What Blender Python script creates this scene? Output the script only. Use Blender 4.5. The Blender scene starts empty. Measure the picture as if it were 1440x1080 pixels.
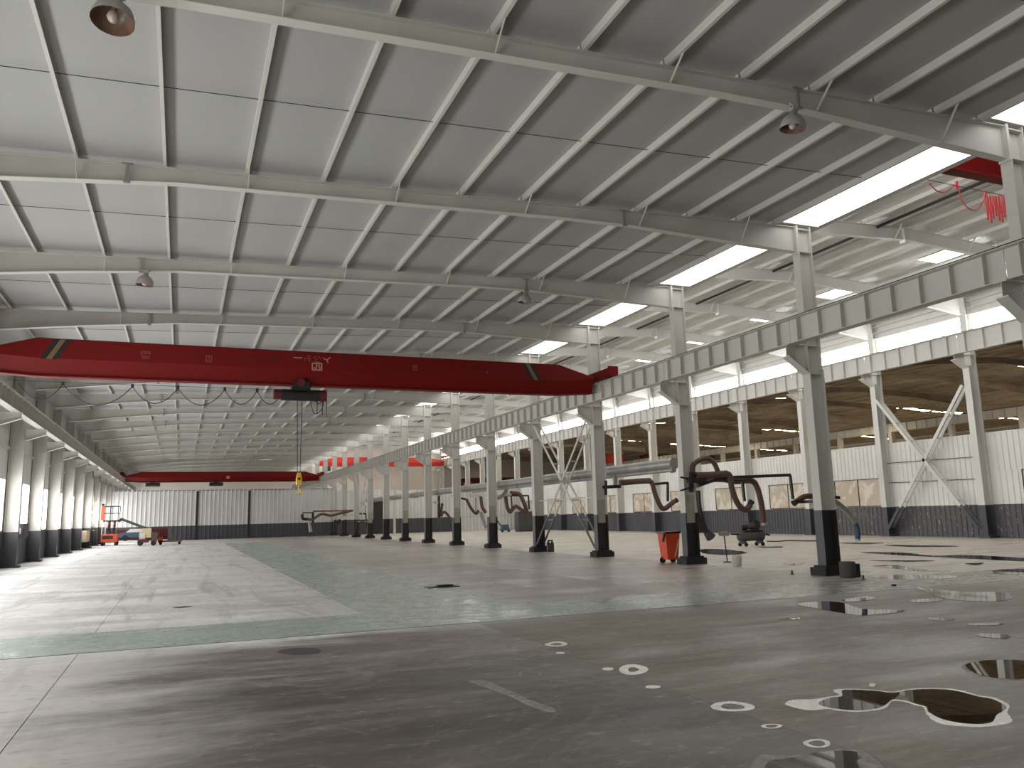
import bpy, math, random
from mathutils import Vector, Matrix
random.seed(7)
SC = bpy.context.scene
COL = SC.collection

# ------------------------------------------------------------------ camera
F_PX, YAW, PITCH, ROLL, EYE = 1127.483, math.radians(22.381), math.radians(9.2617), math.radians(-1.4352), 1.698
fw = Vector((math.sin(YAW) * math.cos(PITCH), math.cos(YAW) * math.cos(PITCH), math.sin(PITCH)))
rt0 = Vector((math.cos(YAW), -math.sin(YAW), 0)); up0 = rt0.cross(fw)
rt = math.cos(ROLL) * rt0 + math.sin(ROLL) * up0
up = -math.sin(ROLL) * rt0 + math.cos(ROLL) * up0
cam_d = bpy.data.cameras.new('camera'); cam = bpy.data.objects.new('camera', cam_d); COL.objects.link(cam)
cam_d.sensor_width = 36; cam_d.lens = F_PX / 1440 * 36; cam_d.clip_end = 500; cam_d.clip_start = .05
m = Matrix((rt, up, -fw)).transposed().to_4x4(); m.translation = (0, 0, EYE); cam.matrix_world = m
SC.camera = cam

# ------------------------------------------------------------------ light and exposure
WIN_E, SKY_E, CLER_E, SLIT_E, END_E = 11.0, 2.2, 12.5, 20.0, 3.0
wd = bpy.data.worlds.new('overcast'); SC.world = wd; wd.use_nodes = True
wd.node_tree.nodes['Background'].inputs[0].default_value = (.86, .93, 1, 1)
wd.node_tree.nodes['Background'].inputs[1].default_value = 1.2
SC.view_settings.view_transform = 'Standard'; SC.view_settings.look = 'None'
SC.view_settings.exposure = 0.0; SC.view_settings.gamma = 1; SC.view_settings.use_curve_mapping = False
SC.cycles.max_bounces = 6; SC.cycles.diffuse_bounces = 4; SC.cycles.glossy_bounces = 3; SC.cycles.transmission_bounces = 2; SC.cycles.transparent_max_bounces = 2
SC.cycles.adaptive_threshold = .04; SC.cycles.sample_clamp_indirect = 6; SC.cycles.caustics_reflective = False; SC.cycles.caustics_refractive = False

def ray(u, v): return fw + (u - 720) / F_PX * rt - (v - 540) / F_PX * up
def at(u, v, Y):
    d = ray(u, v); t = Y / d.y; return Vector((0, 0, EYE)) + t * d
def atx(u, v, X):
    d = ray(u, v); t = X / d.x; return Vector((0, 0, EYE)) + t * d
def gnd(u, v, z=0.0):
    d = ray(u, v); t = (z - EYE) / d.z; return Vector((0, 0, EYE)) + t * d

# ------------------------------------------------------------------ materials
def lin(r, g, b):
    f = lambda c: (c / 12.92 if c <= .04045 else ((c + .055) / 1.055) ** 2.4)
    return (f(r / 255), f(g / 255), f(b / 255), 1)
class NT:
    def __init__(s, name):
        s.m = bpy.data.materials.new(name); s.m.use_nodes = True; s.t = s.m.node_tree; s.n = s.t.nodes; s.l = s.t.links
        s.b = s.n['Principled BSDF']; s.geo = s.n.new('ShaderNodeNewGeometry')
    def pos(s, sc=(1, 1, 1), rot=0, loc=(0, 0, 0)):
        q = s.n.new('ShaderNodeMapping'); s.l.new(s.geo.outputs['Position'], q.inputs[0]); q.inputs['Scale'].default_value = sc
        q.inputs['Rotation'].default_value = (0, 0, rot); q.inputs['Location'].default_value = loc; return q.outputs[0]
    def noise(s, scale, detail=4, rough=.55, vec=None, dist=0):
        q = s.n.new('ShaderNodeTexNoise'); q.inputs['Scale'].default_value = scale; q.inputs['Detail'].default_value = detail
        q.inputs['Roughness'].default_value = rough; q.inputs['Distortion'].default_value = dist
        s.l.new(vec if vec is not None else s.pos(), q.inputs['Vector']); return q.outputs[0]
    def ramp(s, fac, a, b, lo=0, hi=1):
        q = s.n.new('ShaderNodeMapRange'); q.interpolation_type = 'SMOOTHSTEP'; s.l.new(fac, q.inputs[0])
        q.inputs[1].default_value = a; q.inputs[2].default_value = b; q.inputs[3].default_value = lo; q.inputs[4].default_value = hi
        return q.outputs[0]
    def math(s, op, a, b=None):
        q = s.n.new('ShaderNodeMath'); q.operation = op
        for i, v in enumerate((a, b)):
            if v is None: continue
            if isinstance(v, (int, float)): q.inputs[i].default_value = v
            else: s.l.new(v, q.inputs[i])
        return q.outputs[0]
    def mix(s, fac, a, b, mode='MIX'):
        q = s.n.new('ShaderNodeMix'); q.data_type = 'RGBA'; q.blend_type = mode; q.clamp_factor = True
        for sock, v in ((q.inputs['Factor'], fac), (q.inputs['A'], a), (q.inputs['B'], b)):
            pass
        ins = {'f': q.inputs[0], 'a': q.inputs[6], 'b': q.inputs[7]}
        for k, v in (('f', fac), ('a', a), ('b', b)):
            if isinstance(v, (int, float)): ins[k].default_value = v
            elif isinstance(v, tuple): ins[k].default_value = v
            else: s.l.new(v, ins[k])
        return q.outputs[2]
    def xyz(s):
        q = s.n.new('ShaderNodeSeparateXYZ'); s.l.new(s.geo.outputs['Position'], q.inputs[0]); return q.outputs
    def set(s, color=None, rough=None, metal=0, bump=None, bstr=.2, bdist=.02, spec=None):
        for key, v in (('Base Color', color), ('Roughness', rough)):
            if v is None: continue
            if isinstance(v, (int, float, tuple)): s.b.inputs[key].default_value = v
            else: s.l.new(v, s.b.inputs[key])
        s.b.inputs['Metallic'].default_value = metal
        if spec is not None: s.b.inputs['Specular IOR Level'].default_value = spec
        if bump is not None:
            q = s.n.new('ShaderNodeBump'); q.inputs['Strength'].default_value = bstr; q.inputs['Distance'].default_value = bdist
            s.l.new(bump, q.inputs['Height']); s.l.new(q.outputs[0], s.b.inputs['Normal'])
        return s.m
def painted(name, c, c2=None, rough=.5, scale=1.2, amt=.35, metal=0, bstr=.05):
    t = NT(name); c2 = c2 or tuple(x * .72 for x in c[:3]) + (1,)
    n = t.noise(scale, 5, .6, t.pos((1, 1, .35)))
    n2 = t.noise(scale * 9, 3, .6)
    f = t.math('MULTIPLY', t.ramp(n, .42, .72), amt); f = t.math('ADD', f, t.math('MULTIPLY', t.ramp(n2, .55, .8), amt * .3))
    return t.set(t.mix(f, c, c2), rough, metal, n2, bstr, .01)
def emis(name, c, e):
    t = NT(name); t.b.inputs['Base Color'].default_value = (.8, .8, .8, 1); t.b.inputs['Roughness'].default_value = .5
    t.b.inputs['Emission Color'].default_value = c; t.b.inputs['Emission Strength'].default_value = e; return t.m

M = {}
M['steel'] = painted('grey_painted_steel', lin(197, 194, 186), lin(178, 174, 165), .45, .5, .35)
M['steel2'] = painted('white_painted_steel', lin(214, 212, 206), lin(182, 178, 170), .45, .5, .35)
M['roof'] = painted('pale_roof_lining', lin(167, 166, 163), lin(156, 155, 152), .6, .12, .5, bstr=.02)
t = NT('silver_foil_lining'); n = t.noise(1.6, 5, .65, t.pos((1, .35, 1)), .6)
M['foil'] = t.set(t.mix(t.ramp(n, .3, .7), lin(205, 203, 196), lin(228, 227, 222)), .38, .25, n, .55, .12)
t = NT('rusty_brown_roof'); n = t.noise(.35, 6, .65, t.pos((1, .4, 1))); n2 = t.noise(1.6, 4, .6, t.pos((.25, 2.2, 1)))
M['brown'] = t.set(t.mix(t.ramp(t.math('ADD', n, t.math('MULTIPLY', n2, .6)), .6, 1.0), lin(152, 140, 127), lin(200, 189, 174)), .7)
M['dark'] = painted('charcoal_wall_paint', lin(74, 73, 77), lin(60, 58, 62), .5, .8, .5)
t = NT('peeling_charcoal_paint'); n = t.noise(7, 4, .7, t.pos((1, 1, .45)))
M['darkpeel'] = t.set(t.mix(t.ramp(n, .58, .68), lin(84, 82, 84), lin(150, 147, 143)), .55)
M['black'] = painted('black_painted_base', lin(42, 39, 38), lin(60, 56, 52), .45, 3, .5)
M['blackmetal'] = painted('black_metal', lin(34, 32, 32), lin(50, 47, 44), .4, 4, .5)
M['clad'] = painted('white_cladding', lin(205, 204, 200), lin(180, 178, 173), .4, .6, .45)
M['cladw'] = painted('bright_white_cladding', lin(224, 222, 216), lin(200, 197, 190), .4, .6, .45)
M['beige'] = painted('beige_render', lin(216, 207, 194), lin(200, 190, 175), .6, .3, .5)
M['red'] = painted('red_crane_paint', lin(112, 16, 13), lin(94, 13, 11), .55, .5, .4)
M['red'].node_tree.nodes['Principled BSDF'].inputs['Specular IOR Level'].default_value = .2
M['darkred'] = painted('dark_red_paint', lin(92, 24, 26), lin(70, 20, 22), .5, .6, .4)
M['brightred'] = painted('bright_red_paint', lin(196, 52, 40), lin(160, 40, 30), .45, .6, .3)
M['patch'] = painted('beige_paint_patch', lin(172, 168, 152), lin(150, 146, 132), .6, 2, .4)
M['hose'] = painted('brown_hose', lin(96, 70, 58), lin(70, 54, 47), .6, 3, .5)
M['duct'] = painted('galvanised_duct', lin(158, 156, 150), lin(124, 121, 116), .4, 1.5, .6, .35)
M['hazy'] = painted('hazard_yellow', lin(120, 96, 62), lin(96, 76, 50), .5, 4, .4)
M['yellow'] = painted('hook_yellow', lin(226, 178, 40), lin(190, 142, 30), .45, 5, .3)
M['orange'] = painted('orange_paint', lin(214, 78, 38), lin(172, 58, 30), .5, 3, .4)
M['cream'] = painted('cream_panel', lin(206, 186, 150), lin(180, 160, 126), .5, 3, .4)
M['blue'] = painted('blue_hose', lin(58, 84, 104), lin(46, 66, 82), .5, 4, .4)
M['mark'] = painted('faded_white_lettering', lin(196, 138, 130), lin(170, 100, 94), .6, 9, .5)
M['markfaint'] = painted('faint_lettering', lin(142, 66, 62), lin(128, 46, 44), .6, 9, .5)
M['rubber'] = painted('black_rubber', lin(28, 27, 27), lin(40, 38, 37), .7, 5, .4)
M['concrete'] = painted('concrete_block', lin(74, 72, 70), lin(54, 52, 50), .8, 5, .6)
M['plastic'] = painted('cloudy_plastic', lin(206, 202, 194), lin(176, 172, 164), .35, 6, .5)
M['cable'] = painted('dark_cable', lin(52, 46, 44), lin(40, 36, 35), .5, 3, .3)
M['redcable'] = painted('red_flat_cable', lin(170, 44, 44), lin(130, 34, 36), .5, 3, .3)
M['lampout'] = painted('dusty_lamp_shade', lin(164, 158, 151), lin(132, 126, 120), .5, 8, .5)
M['lampin'] = painted('tarnished_reflector', lin(120, 92, 74), lin(66, 52, 44), .4, 8, .6)
M['bulb'] = painted('dull_glass_bulb', lin(186, 170, 160), lin(160, 140, 128), .15, 8, .3)
M['joint'] = painted('joint_filler', lin(104, 98, 92), lin(84, 79, 74), .8, 3, .5)
M['pane_white'] = emis('daylit_window_pane', (.98, .99, 1, 1), WIN_E)
M['sky_white'] = emis('daylit_roof_light', (1, 1, 1, 1), SKY_E)
M['cler_white'] = emis('daylit_clerestory_pane', (.98, .99, 1, 1), CLER_E)
M['slit'] = emis('daylit_slit_roof_light', (1, .84, .55, 1), SLIT_E)
M['patchlight'] = emis('daylit_roof_patch', (1, 1, .98, 1), 5.0)
M['endlight'] = emis('daylit_end_roof_light', (1, .97, .92, 1), END_E)
t = NT('tan_boarded_pane'); n = t.noise(1.1, 4, .6, t.pos((1, 1, .8)), 1.2)
M['tan'] = t.set(t.mix(t.ramp(n, .45, .62), lin(188, 172, 150), lin(216, 206, 190)), .4)
t = NT('water'); t.b.inputs['IOR'].default_value = 1.33
M['water'] = t.set(lin(36, 31, 28), .015, 0, None, spec=.9)
t = NT('shallow_wet_film'); n = t.noise(2.5, 4, .6)
M['wet'] = t.set(t.mix(t.ramp(n, .4, .65), lin(78, 70, 64), lin(56, 50, 46)), .03, 0, None, spec=.9)
t = NT('white_residue'); n = t.noise(14, 4, .65)
M['crust'] = t.set(t.mix(t.ramp(n, .35, .65), lin(252, 250, 246), lin(226, 219, 208)), .3, 0, n, .3, .01, spec=.7)
t = NT('faint_residue'); n = t.noise(9, 5, .7)
M['faint'] = t.set(t.mix(t.ramp(n, .35, .65), lin(168, 162, 156), lin(128, 122, 117)), .6)

def green_mat():
    t = NT('worn_green_lane_paint')
    n = t.noise(.7, 6, .65, t.pos((.7, .7, 1))); n2 = t.noise(2.2, 6, .7, t.pos((.6, 1.2, 1), .3), 1.2)
    X, Y, Z = t.xyz()
    c = t.mix(t.ramp(n, .35, .7), lin(176, 190, 180), lin(160, 177, 166))
    c = t.mix(t.math('MULTIPLY', t.ramp(n2, .38, .85), .35), c, lin(196, 200, 193))
    wear = t.ramp(t.math('ADD', X, t.math('MULTIPLY', n, 6)), 9, 17)
    c = t.mix(t.math('MULTIPLY', wear, .8), c, lin(150, 145, 134))
    return t.set(c, t.ramp(n2, .35, .7, .2, .42), 0, n2, .06, .01)
M['green'] = green_mat()

def floor_mat():
    t = NT('stained_concrete_floor'); X, Y, Z = t.xyz()
    big = t.noise(.17, 6, .62); mid = t.noise(.7, 5, .62, t.pos((.45, 1.4, 1), .15), .3); fine = t.noise(7, 5, .7, t.pos((.6, 1.3, 1), .1))
    streak = t.noise(1.0, 5, .62, t.pos((.22, 2.2, 1), .2), .6)
    streak2 = t.noise(1.0, 6, .65, t.pos((1.5, .14, 1), -.06), .9)
    blot = t.noise(.45, 5, .6, t.pos((.45, 1.3, 1), .25, (3, 7, 0)), .7)
    sw = t.noise(.42, 4, .5, t.pos((.7, 1.1, 1), .3, (9, 2, 0)), 3.2)
    sw2 = t.noise(.8, 4, .5, t.pos((1.2, .5, 1), -.3, (1, 5, 0)), 2.4)
    line = t.ramp(t.math('ABSOLUTE', t.math('SUBTRACT', sw, .5)), .028, .004)
    line2 = t.ramp(t.math('ABSOLUTE', t.math('SUBTRACT', sw2, .47)), .03, .004)
    jig = t.math('MULTIPLY', t.math('SUBTRACT', mid, .5), 5)
    Yj = t.math('ADD', Y, jig); Xj = t.math('ADD', X, jig)
    dust_glare = t.mix(t.ramp(mid, .35, .68), lin(222, 220, 216), lin(246, 245, 242))
    dust_glare = t.mix(t.math('MULTIPLY', t.ramp(blot, .45, .68), .45), dust_glare, lin(164, 160, 156))
    dust_glare = t.mix(t.math('MULTIPLY', t.ramp(streak2, .5, .68), .55), dust_glare, lin(158, 153, 149))
    dust_glare = t.mix(t.math('MULTIPLY', line2, .3), dust_glare, lin(248, 246, 243))
    dust_glare = t.mix(t.math('MULTIPLY', line, .2), dust_glare, lin(136, 131, 127))
    mc = t.mix(t.ramp(big, .4, .62), lin(180, 171, 163), lin(150, 141, 133))
    mc = t.mix(t.math('MULTIPLY', t.ramp(streak, .45, .68), .55), mc, lin(206, 198, 190))
    mc = t.mix(t.math('MULTIPLY', t.ramp(blot, .5, .8), .35), mc, lin(122, 113, 106))
    mc = t.mix(t.math('MULTIPLY', line2, .15), mc, lin(214, 207, 200))
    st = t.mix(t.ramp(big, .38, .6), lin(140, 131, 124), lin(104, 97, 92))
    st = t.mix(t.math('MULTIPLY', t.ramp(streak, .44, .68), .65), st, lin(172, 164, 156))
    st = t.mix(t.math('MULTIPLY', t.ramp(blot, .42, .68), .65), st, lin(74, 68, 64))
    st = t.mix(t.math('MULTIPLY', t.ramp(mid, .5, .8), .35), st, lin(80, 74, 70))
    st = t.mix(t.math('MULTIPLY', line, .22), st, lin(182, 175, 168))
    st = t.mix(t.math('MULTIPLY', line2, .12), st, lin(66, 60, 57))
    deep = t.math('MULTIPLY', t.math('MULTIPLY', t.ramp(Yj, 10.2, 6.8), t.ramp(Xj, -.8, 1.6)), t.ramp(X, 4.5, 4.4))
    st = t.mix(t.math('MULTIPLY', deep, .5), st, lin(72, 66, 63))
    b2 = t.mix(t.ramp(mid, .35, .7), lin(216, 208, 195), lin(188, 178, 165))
    # dusty window-side field paled by painted-in window glare, bare concrete towards the columns
    c = t.mix(t.ramp(Xj, 9.5, 1.5), mc, dust_glare)
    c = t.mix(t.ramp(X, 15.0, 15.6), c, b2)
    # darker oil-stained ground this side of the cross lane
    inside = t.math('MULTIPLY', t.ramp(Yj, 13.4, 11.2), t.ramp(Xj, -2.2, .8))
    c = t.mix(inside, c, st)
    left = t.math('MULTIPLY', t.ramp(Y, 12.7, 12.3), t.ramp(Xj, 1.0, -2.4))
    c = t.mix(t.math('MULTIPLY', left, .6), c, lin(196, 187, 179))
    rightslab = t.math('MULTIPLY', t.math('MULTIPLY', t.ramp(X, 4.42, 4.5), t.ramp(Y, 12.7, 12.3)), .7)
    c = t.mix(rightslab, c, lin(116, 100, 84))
    c = t.mix(t.math('MULTIPLY', t.math('MULTIPLY', rightslab, t.ramp(streak, .5, .72)), .7), c, lin(176, 160, 143))
    c = t.mix(t.math('MULTIPLY', t.ramp(fine, .52, .72), .4), c, lin(84, 78, 74))
    c = t.mix(t.math('MULTIPLY', t.ramp(fine, .46, .28), .3), c, lin(214, 209, 203))
    r = t.ramp(t.math('ADD', mid, t.math('MULTIPLY', streak, .6)), .5, 1.05, .22, .5)
    r = t.math('ADD', r, t.math('MULTIPLY', t.ramp(Xj, 7, -1), .1))
    r = t.math('ADD', r, t.math('MULTIPLY', inside, .08))
    return t.set(c, r, 0, fine, .10, .008, spec=.5)
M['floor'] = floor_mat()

# ------------------------------------------------------------------ mesh helpers
class MB:
    def __init__(s): s.v = []; s.f = []; s.sm = []
    def add(s, vs, fs, smooth=False):
        o = len(s.v); s.v += [tuple(v) for v in vs]; s.f += [tuple(i + o for i in f) for f in fs]; s.sm += [smooth] * len(fs); return s
    def box(s, x0, x1, y0, y1, z0, z1):
        vs = [(x, y, z) for x in (x0, x1) for y in (y0, y1) for z in (z0, z1)]
        return s.add(vs, [(0, 1, 3, 2), (4, 6, 7, 5), (0, 4, 5, 1), (2, 3, 7, 6), (0, 2, 6, 4), (1, 5, 7, 3)])
    def prism(s, pts, axis, a, b):
        """pts: 2-D outline in the two other axes (in xyz order), extruded along axis from a to b"""
        def mk(p, w):
            q = list(p); q.insert(axis, w); return tuple(q)
        n = len(pts); vs = [mk(p, a) for p in pts] + [mk(p, b) for p in pts]
        fs = [tuple(range(n))[::-1], tuple(range(n, 2 * n))] + [(i, (i + 1) % n, (i + 1) % n + n, i + n) for i in range(n)]
        return s.add(vs, fs)
    def bar(s, p, q, w, h=None, ref=(0, 0, 1)):
        p = Vector(p); q = Vector(q); h = h or w; d = (q - p).normalized(); r = Vector(ref)
        if abs(d.dot(r)) > .95: r = Vector((1, 0, 0))
        a = d.cross(r).normalized() * w / 2; b = a.cross(d).normalized() * h / 2
        vs = [e + i * a + j * b for e in (p, q) for i, j in ((-1, -1), (1, -1), (1, 1), (-1, 1))]
        return s.add(vs, [(3, 2, 1, 0), (4, 5, 6, 7)] + [(i, (i + 1) % 4, (i + 1) % 4 + 4, i + 4) for i in range(4)])
    def tube(s, pts, r, n=10, cap=True, ribs=None):
        pts = [Vector(p) for p in pts]; rings = []; prev = None
        for i, p in enumerate(pts):
            d = (pts[min(i + 1, len(pts) - 1)] - pts[max(i - 1, 0)]).normalized()
            if prev is None:
                r0 = Vector((0, 0, 1)) if abs(d.z) < .9 else Vector((1, 0, 0)); a = d.cross(r0).normalized()
            else:
                a = (prev - d * prev.dot(d)); a = a.normalized() if a.length > 1e-6 else d.orthogonal().normalized()
            prev = a; b = d.cross(a); rr = r[i] if isinstance(r, (list, tuple)) else r
            rings.append([p + rr * (math.cos(2 * math.pi * k / n) * a + math.sin(2 * math.pi * k / n) * b) for k in range(n)])
        vs = [v for g in rings for v in g]
        fs = [(i * n + k, i * n + (k + 1) % n, (i + 1) * n + (k + 1) % n, (i + 1) * n + k) for i in range(len(rings) - 1) for k in range(n)]
        s.add(vs, fs, True)
        if cap: s.add(rings[0], [tuple(range(n))[::-1]]); s.add(rings[-1], [tuple(range(n))])
        return s
    def lathe(s, prof, c, n=20):
        vs = [(c[0] + r * math.cos(2 * math.pi * k / n), c[1] + r * math.sin(2 * math.pi * k / n), c[2] + z) for r, z in prof for k in range(n)]
        fs = [(i * n + k, i * n + (k + 1) % n, (i + 1) * n + (k + 1) % n, (i + 1) * n + k) for i in range(len(prof) - 1) for k in range(n)]
        return s.add(vs, fs, True)
    def mesh(s, name, mat):
        me = bpy.data.meshes.new(name); me.from_pydata(s.v, [], s.f); me.materials.append(M[mat])
        me.polygons.foreach_set('use_smooth', s.sm); me.update(); return me
    def build(s, name, mat, parent=None, loc=None):
        return put(name, s.mesh(name, mat), parent, loc)
def put(name, me, parent=None, loc=None):
    o = bpy.data.objects.new(name, me); COL.objects.link(o); o.parent = parent
    if loc is not None: o.location = loc
    return o
def glow_face(o, d):
    """only the face of a daylit panel that looks into the hall (direction d) shines; its edges and outside stay plain"""
    me = o.data; me.materials.append(M['plastic']); d = Vector(d)
    best = max(p.center.dot(d) for p in me.polygons if abs(p.normal.dot(d)) > .7)
    for p in me.polygons: p.material_index = 0 if abs(p.normal.dot(d)) > .7 and p.center.dot(d) > best - .008 else 1
    return o
def tag(o, label=None, cat=None, group=None, kind=None):
    for k, v in (('label', label), ('category', cat), ('group', group), ('kind', kind)):
        if v: o[k] = v
    return o
def empty(name, loc=(0, 0, 0), **kw):
    o = bpy.data.objects.new(name, None); COL.objects.link(o); o.location = loc; o.empty_display_size = .2; return tag(o, **kw)
ORD = 'first second third fourth fifth sixth seventh eighth ninth tenth eleventh twelfth thirteenth fourteenth fifteenth sixteenth seventeenth eighteenth nineteenth twentieth'.split()
def cat_curve(pts, n=6):
    """smooth path through points (Catmull-Rom)"""
    P = [Vector(p) for p in pts]; P = [2 * P[0] - P[1]] + P + [2 * P[-1] - P[-2]]; out = []
    for i in range(1, len(P) - 2):
        for k in range(n):
            t_ = k / n; a, b, c, d = P[i - 1:i + 3]
            out.append(.5 * ((2 * b) + (c - a) * t_ + (2 * a - 5 * b + 4 * c - d) * t_ * t_ + (3 * b - a - 3 * c + d) * t_ ** 3))
    out.append(P[-2]); return out
def sag(p, q, drop, n=10):
    p = Vector(p); q = Vector(q)
    return [p.lerp(q, i / n) - Vector((0, 0, drop * 4 * (i / n) * (1 - i / n))) for i in range(n + 1)]

# ------------------------------------------------------------------ building grid
S = 6.0
def FY(k): return 16.2 + S * k
K0, K1 = -1, 17                       # frames in view
XL, XC, XR = -6.4, 15.2, 36.7         # window-wall columns, tall columns, side-hall columns
YB, YW, YE = -7.8, 88.2, 119.5        # back wall, far partition, end wall
def rtop(x): return 8.57 + .0385 * x             # top of the near hall's roof beams
def r2top(x): return 12.53 - .045 * abs(x - 26)  # and of the side hall's

# ------------------------------------------------------------------ floor
fl = empty('floor', (0, 0, 0), label='stained grey concrete floor slabs of the empty factory hall', cat='floor', kind='structure')
xj = [-7.0, -1.21, 4.44, 9.9, 15.5, 22.6, 29.7, 36.9]
yj = [YB, 12.6, 36.2, 60.2, YW + .1, YE + .2]
for i in range(len(xj) - 1):
    for j in range(len(yj) - 1):
        g = .005
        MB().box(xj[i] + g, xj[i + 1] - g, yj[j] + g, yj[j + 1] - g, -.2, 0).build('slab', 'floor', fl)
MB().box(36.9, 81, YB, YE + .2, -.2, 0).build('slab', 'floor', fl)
MB().box(-7.2, 81, YB - .2, YE + .4, -.3, -.012).build('sub_base', 'joint', fl)
gl = MB().box(-6.6, 22, 12.62, 14.85, 0, .003).build('green_lane', 'green')
MB().box(-6.6, 22, 12.585, 12.62, 0, .0025).build('lane_edge', 'dark', gl); MB().box(-6.6, 22, 14.85, 14.865, 0, .002).build('lane_edge', 'concrete', gl)
tag(gl, 'worn green painted lane crossing the whole floor', 'floor marking', kind='structure')
gl2 = MB().prism([(3.05, 14.852), (6.05, 14.852), (6.1, 70), (3.3, 70)], 2, 0, .003).build('green_lane', 'green')
tag(gl2, 'long green painted lane running down the hall towards the far wall', 'floor marking', kind='structure')

def px3(pts, z0=740, x0=960, s=3): return [gnd(x0 + a / s, z0 + b / s) for a, b in pts]
def poly_obj(name, pts, mat, z, parent=None, th=.003, rough=0):
    P = [(p.x, p.y) for p in pts]
    if rough:   # round the outline, then break up its edge a little
        n0 = len(P); V = [Vector((x, y)) for x, y in P]; P = []
        for i in range(n0):
            a, b, c, d = V[i - 1], V[i], V[(i + 1) % n0], V[(i + 2) % n0]
            for k in range(4):
                u = k / 4; q = .5 * (2 * b + (c - a) * u + (2 * a - 5 * b + 4 * c - d) * u * u + (3 * b - a - 3 * c + d) * u ** 3); P.append((q.x, q.y))
        Q = []
        for i, p in enumerate(P):
            q = P[(i + 1) % len(P)]; Q.append(p); L = math.hypot(q[0] - p[0], q[1] - p[1])
            for k in (1, 2):
                f = k / 3; a = random.uniform(-1, 1) * rough * L
                Q.append((p[0] + (q[0] - p[0]) * f - (q[1] - p[1]) / max(L, 1e-6) * a, p[1] + (q[1] - p[1]) * f + (q[0] - p[0]) / max(L, 1e-6) * a))
        P = Q
    a = sum(P[i][0] * P[(i + 1) % len(P)][1] - P[(i + 1) % len(P)][0] * P[i][1] for i in range(len(P)))
    if a < 0: P = P[::-1]
    n = len(P); vs = [(x, y, z) for x, y in P] + [(x, y, z + th) for x, y in P]
    fs = [tuple(range(n, 2 * n))] + [(i, (i + 1) % n, (i + 1) % n + n, i + n) for i in range(n)]
    return MB().add(vs, fs).build(name, mat, parent)
def z5(pts): return [gnd(1080 + a / 4, 920 + b / 4) for a, b in pts]
# the three near puddles, each with its dried white rim
pd = empty('puddle', label='large dark puddle with a ragged white rim on the near floor', cat='puddle')
poly_obj('rim', z5([(97, 278), (140, 258), (250, 255), (340, 240), (400, 230), (368, 203), (470, 196), (600, 202), (700, 213), (790, 198), (900, 192), (1050, 198), (1190, 233), (1280, 246), (1357, 288), (1345, 325), (1376, 380), (1290, 402), (1180, 410), (1080, 405), (980, 392), (910, 358), (876, 300), (830, 287), (770, 268), (700, 264), (668, 299), (600, 318), (490, 324), (390, 316), (340, 308), (250, 315), (170, 305), (120, 290)]), 'crust', .0, pd, .003, .08)
poly_obj('water', z5([(290, 270), (360, 246), (418, 238), (416, 207), (470, 202), (600, 208), (700, 218), (790, 204), (900, 198), (1040, 205), (1180, 240), (1265, 256), (1340, 295), (1325, 320), (1285, 345), (1262, 382), (1190, 395), (1080, 388), (980, 366), (905, 328), (888, 297), (830, 280), (770, 262), (700, 257), (655, 290), (600, 309), (490, 317), (390, 309), (300, 290)]), 'water', .001, pd, .0035, .06)
pd = empty('puddle', label='dark round puddle mirroring the brace, cut by the picture edge', cat='puddle')
poly_obj('rim', z5([(1090, 62), (1180, 36), (1260, 29), (1440, 34), (1510, 90), (1440, 143), (1330, 144), (1240, 135), (1140, 108)]), 'faint', .0, pd, .003, .05)
poly_obj('water', z5([(1110, 62), (1185, 42), (1260, 34), (1440, 38), (1500, 90), (1440, 138), (1330, 139), (1240, 129), (1155, 103)]), 'water', .001, pd, .0035, .04)
pd = empty('puddle', label='greyish puddle at the bottom picture edge with a milky border', cat='puddle')
poly_obj('rim', z5([(-60, 580), (60, 572), (180, 570), (300, 553), (400, 535), (520, 545), (600, 590), (660, 650), (720, 740), (300, 800), (-80, 760)]), 'faint', .0, pd, .003, .05)
poly_obj('water', z5([(0, 610), (100, 592), (230, 562), (380, 546), (495, 552), (525, 577), (500, 612), (560, 690), (540, 760), (300, 780), (-20, 740)]), 'water', .001, pd, .0035, .06)
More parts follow.
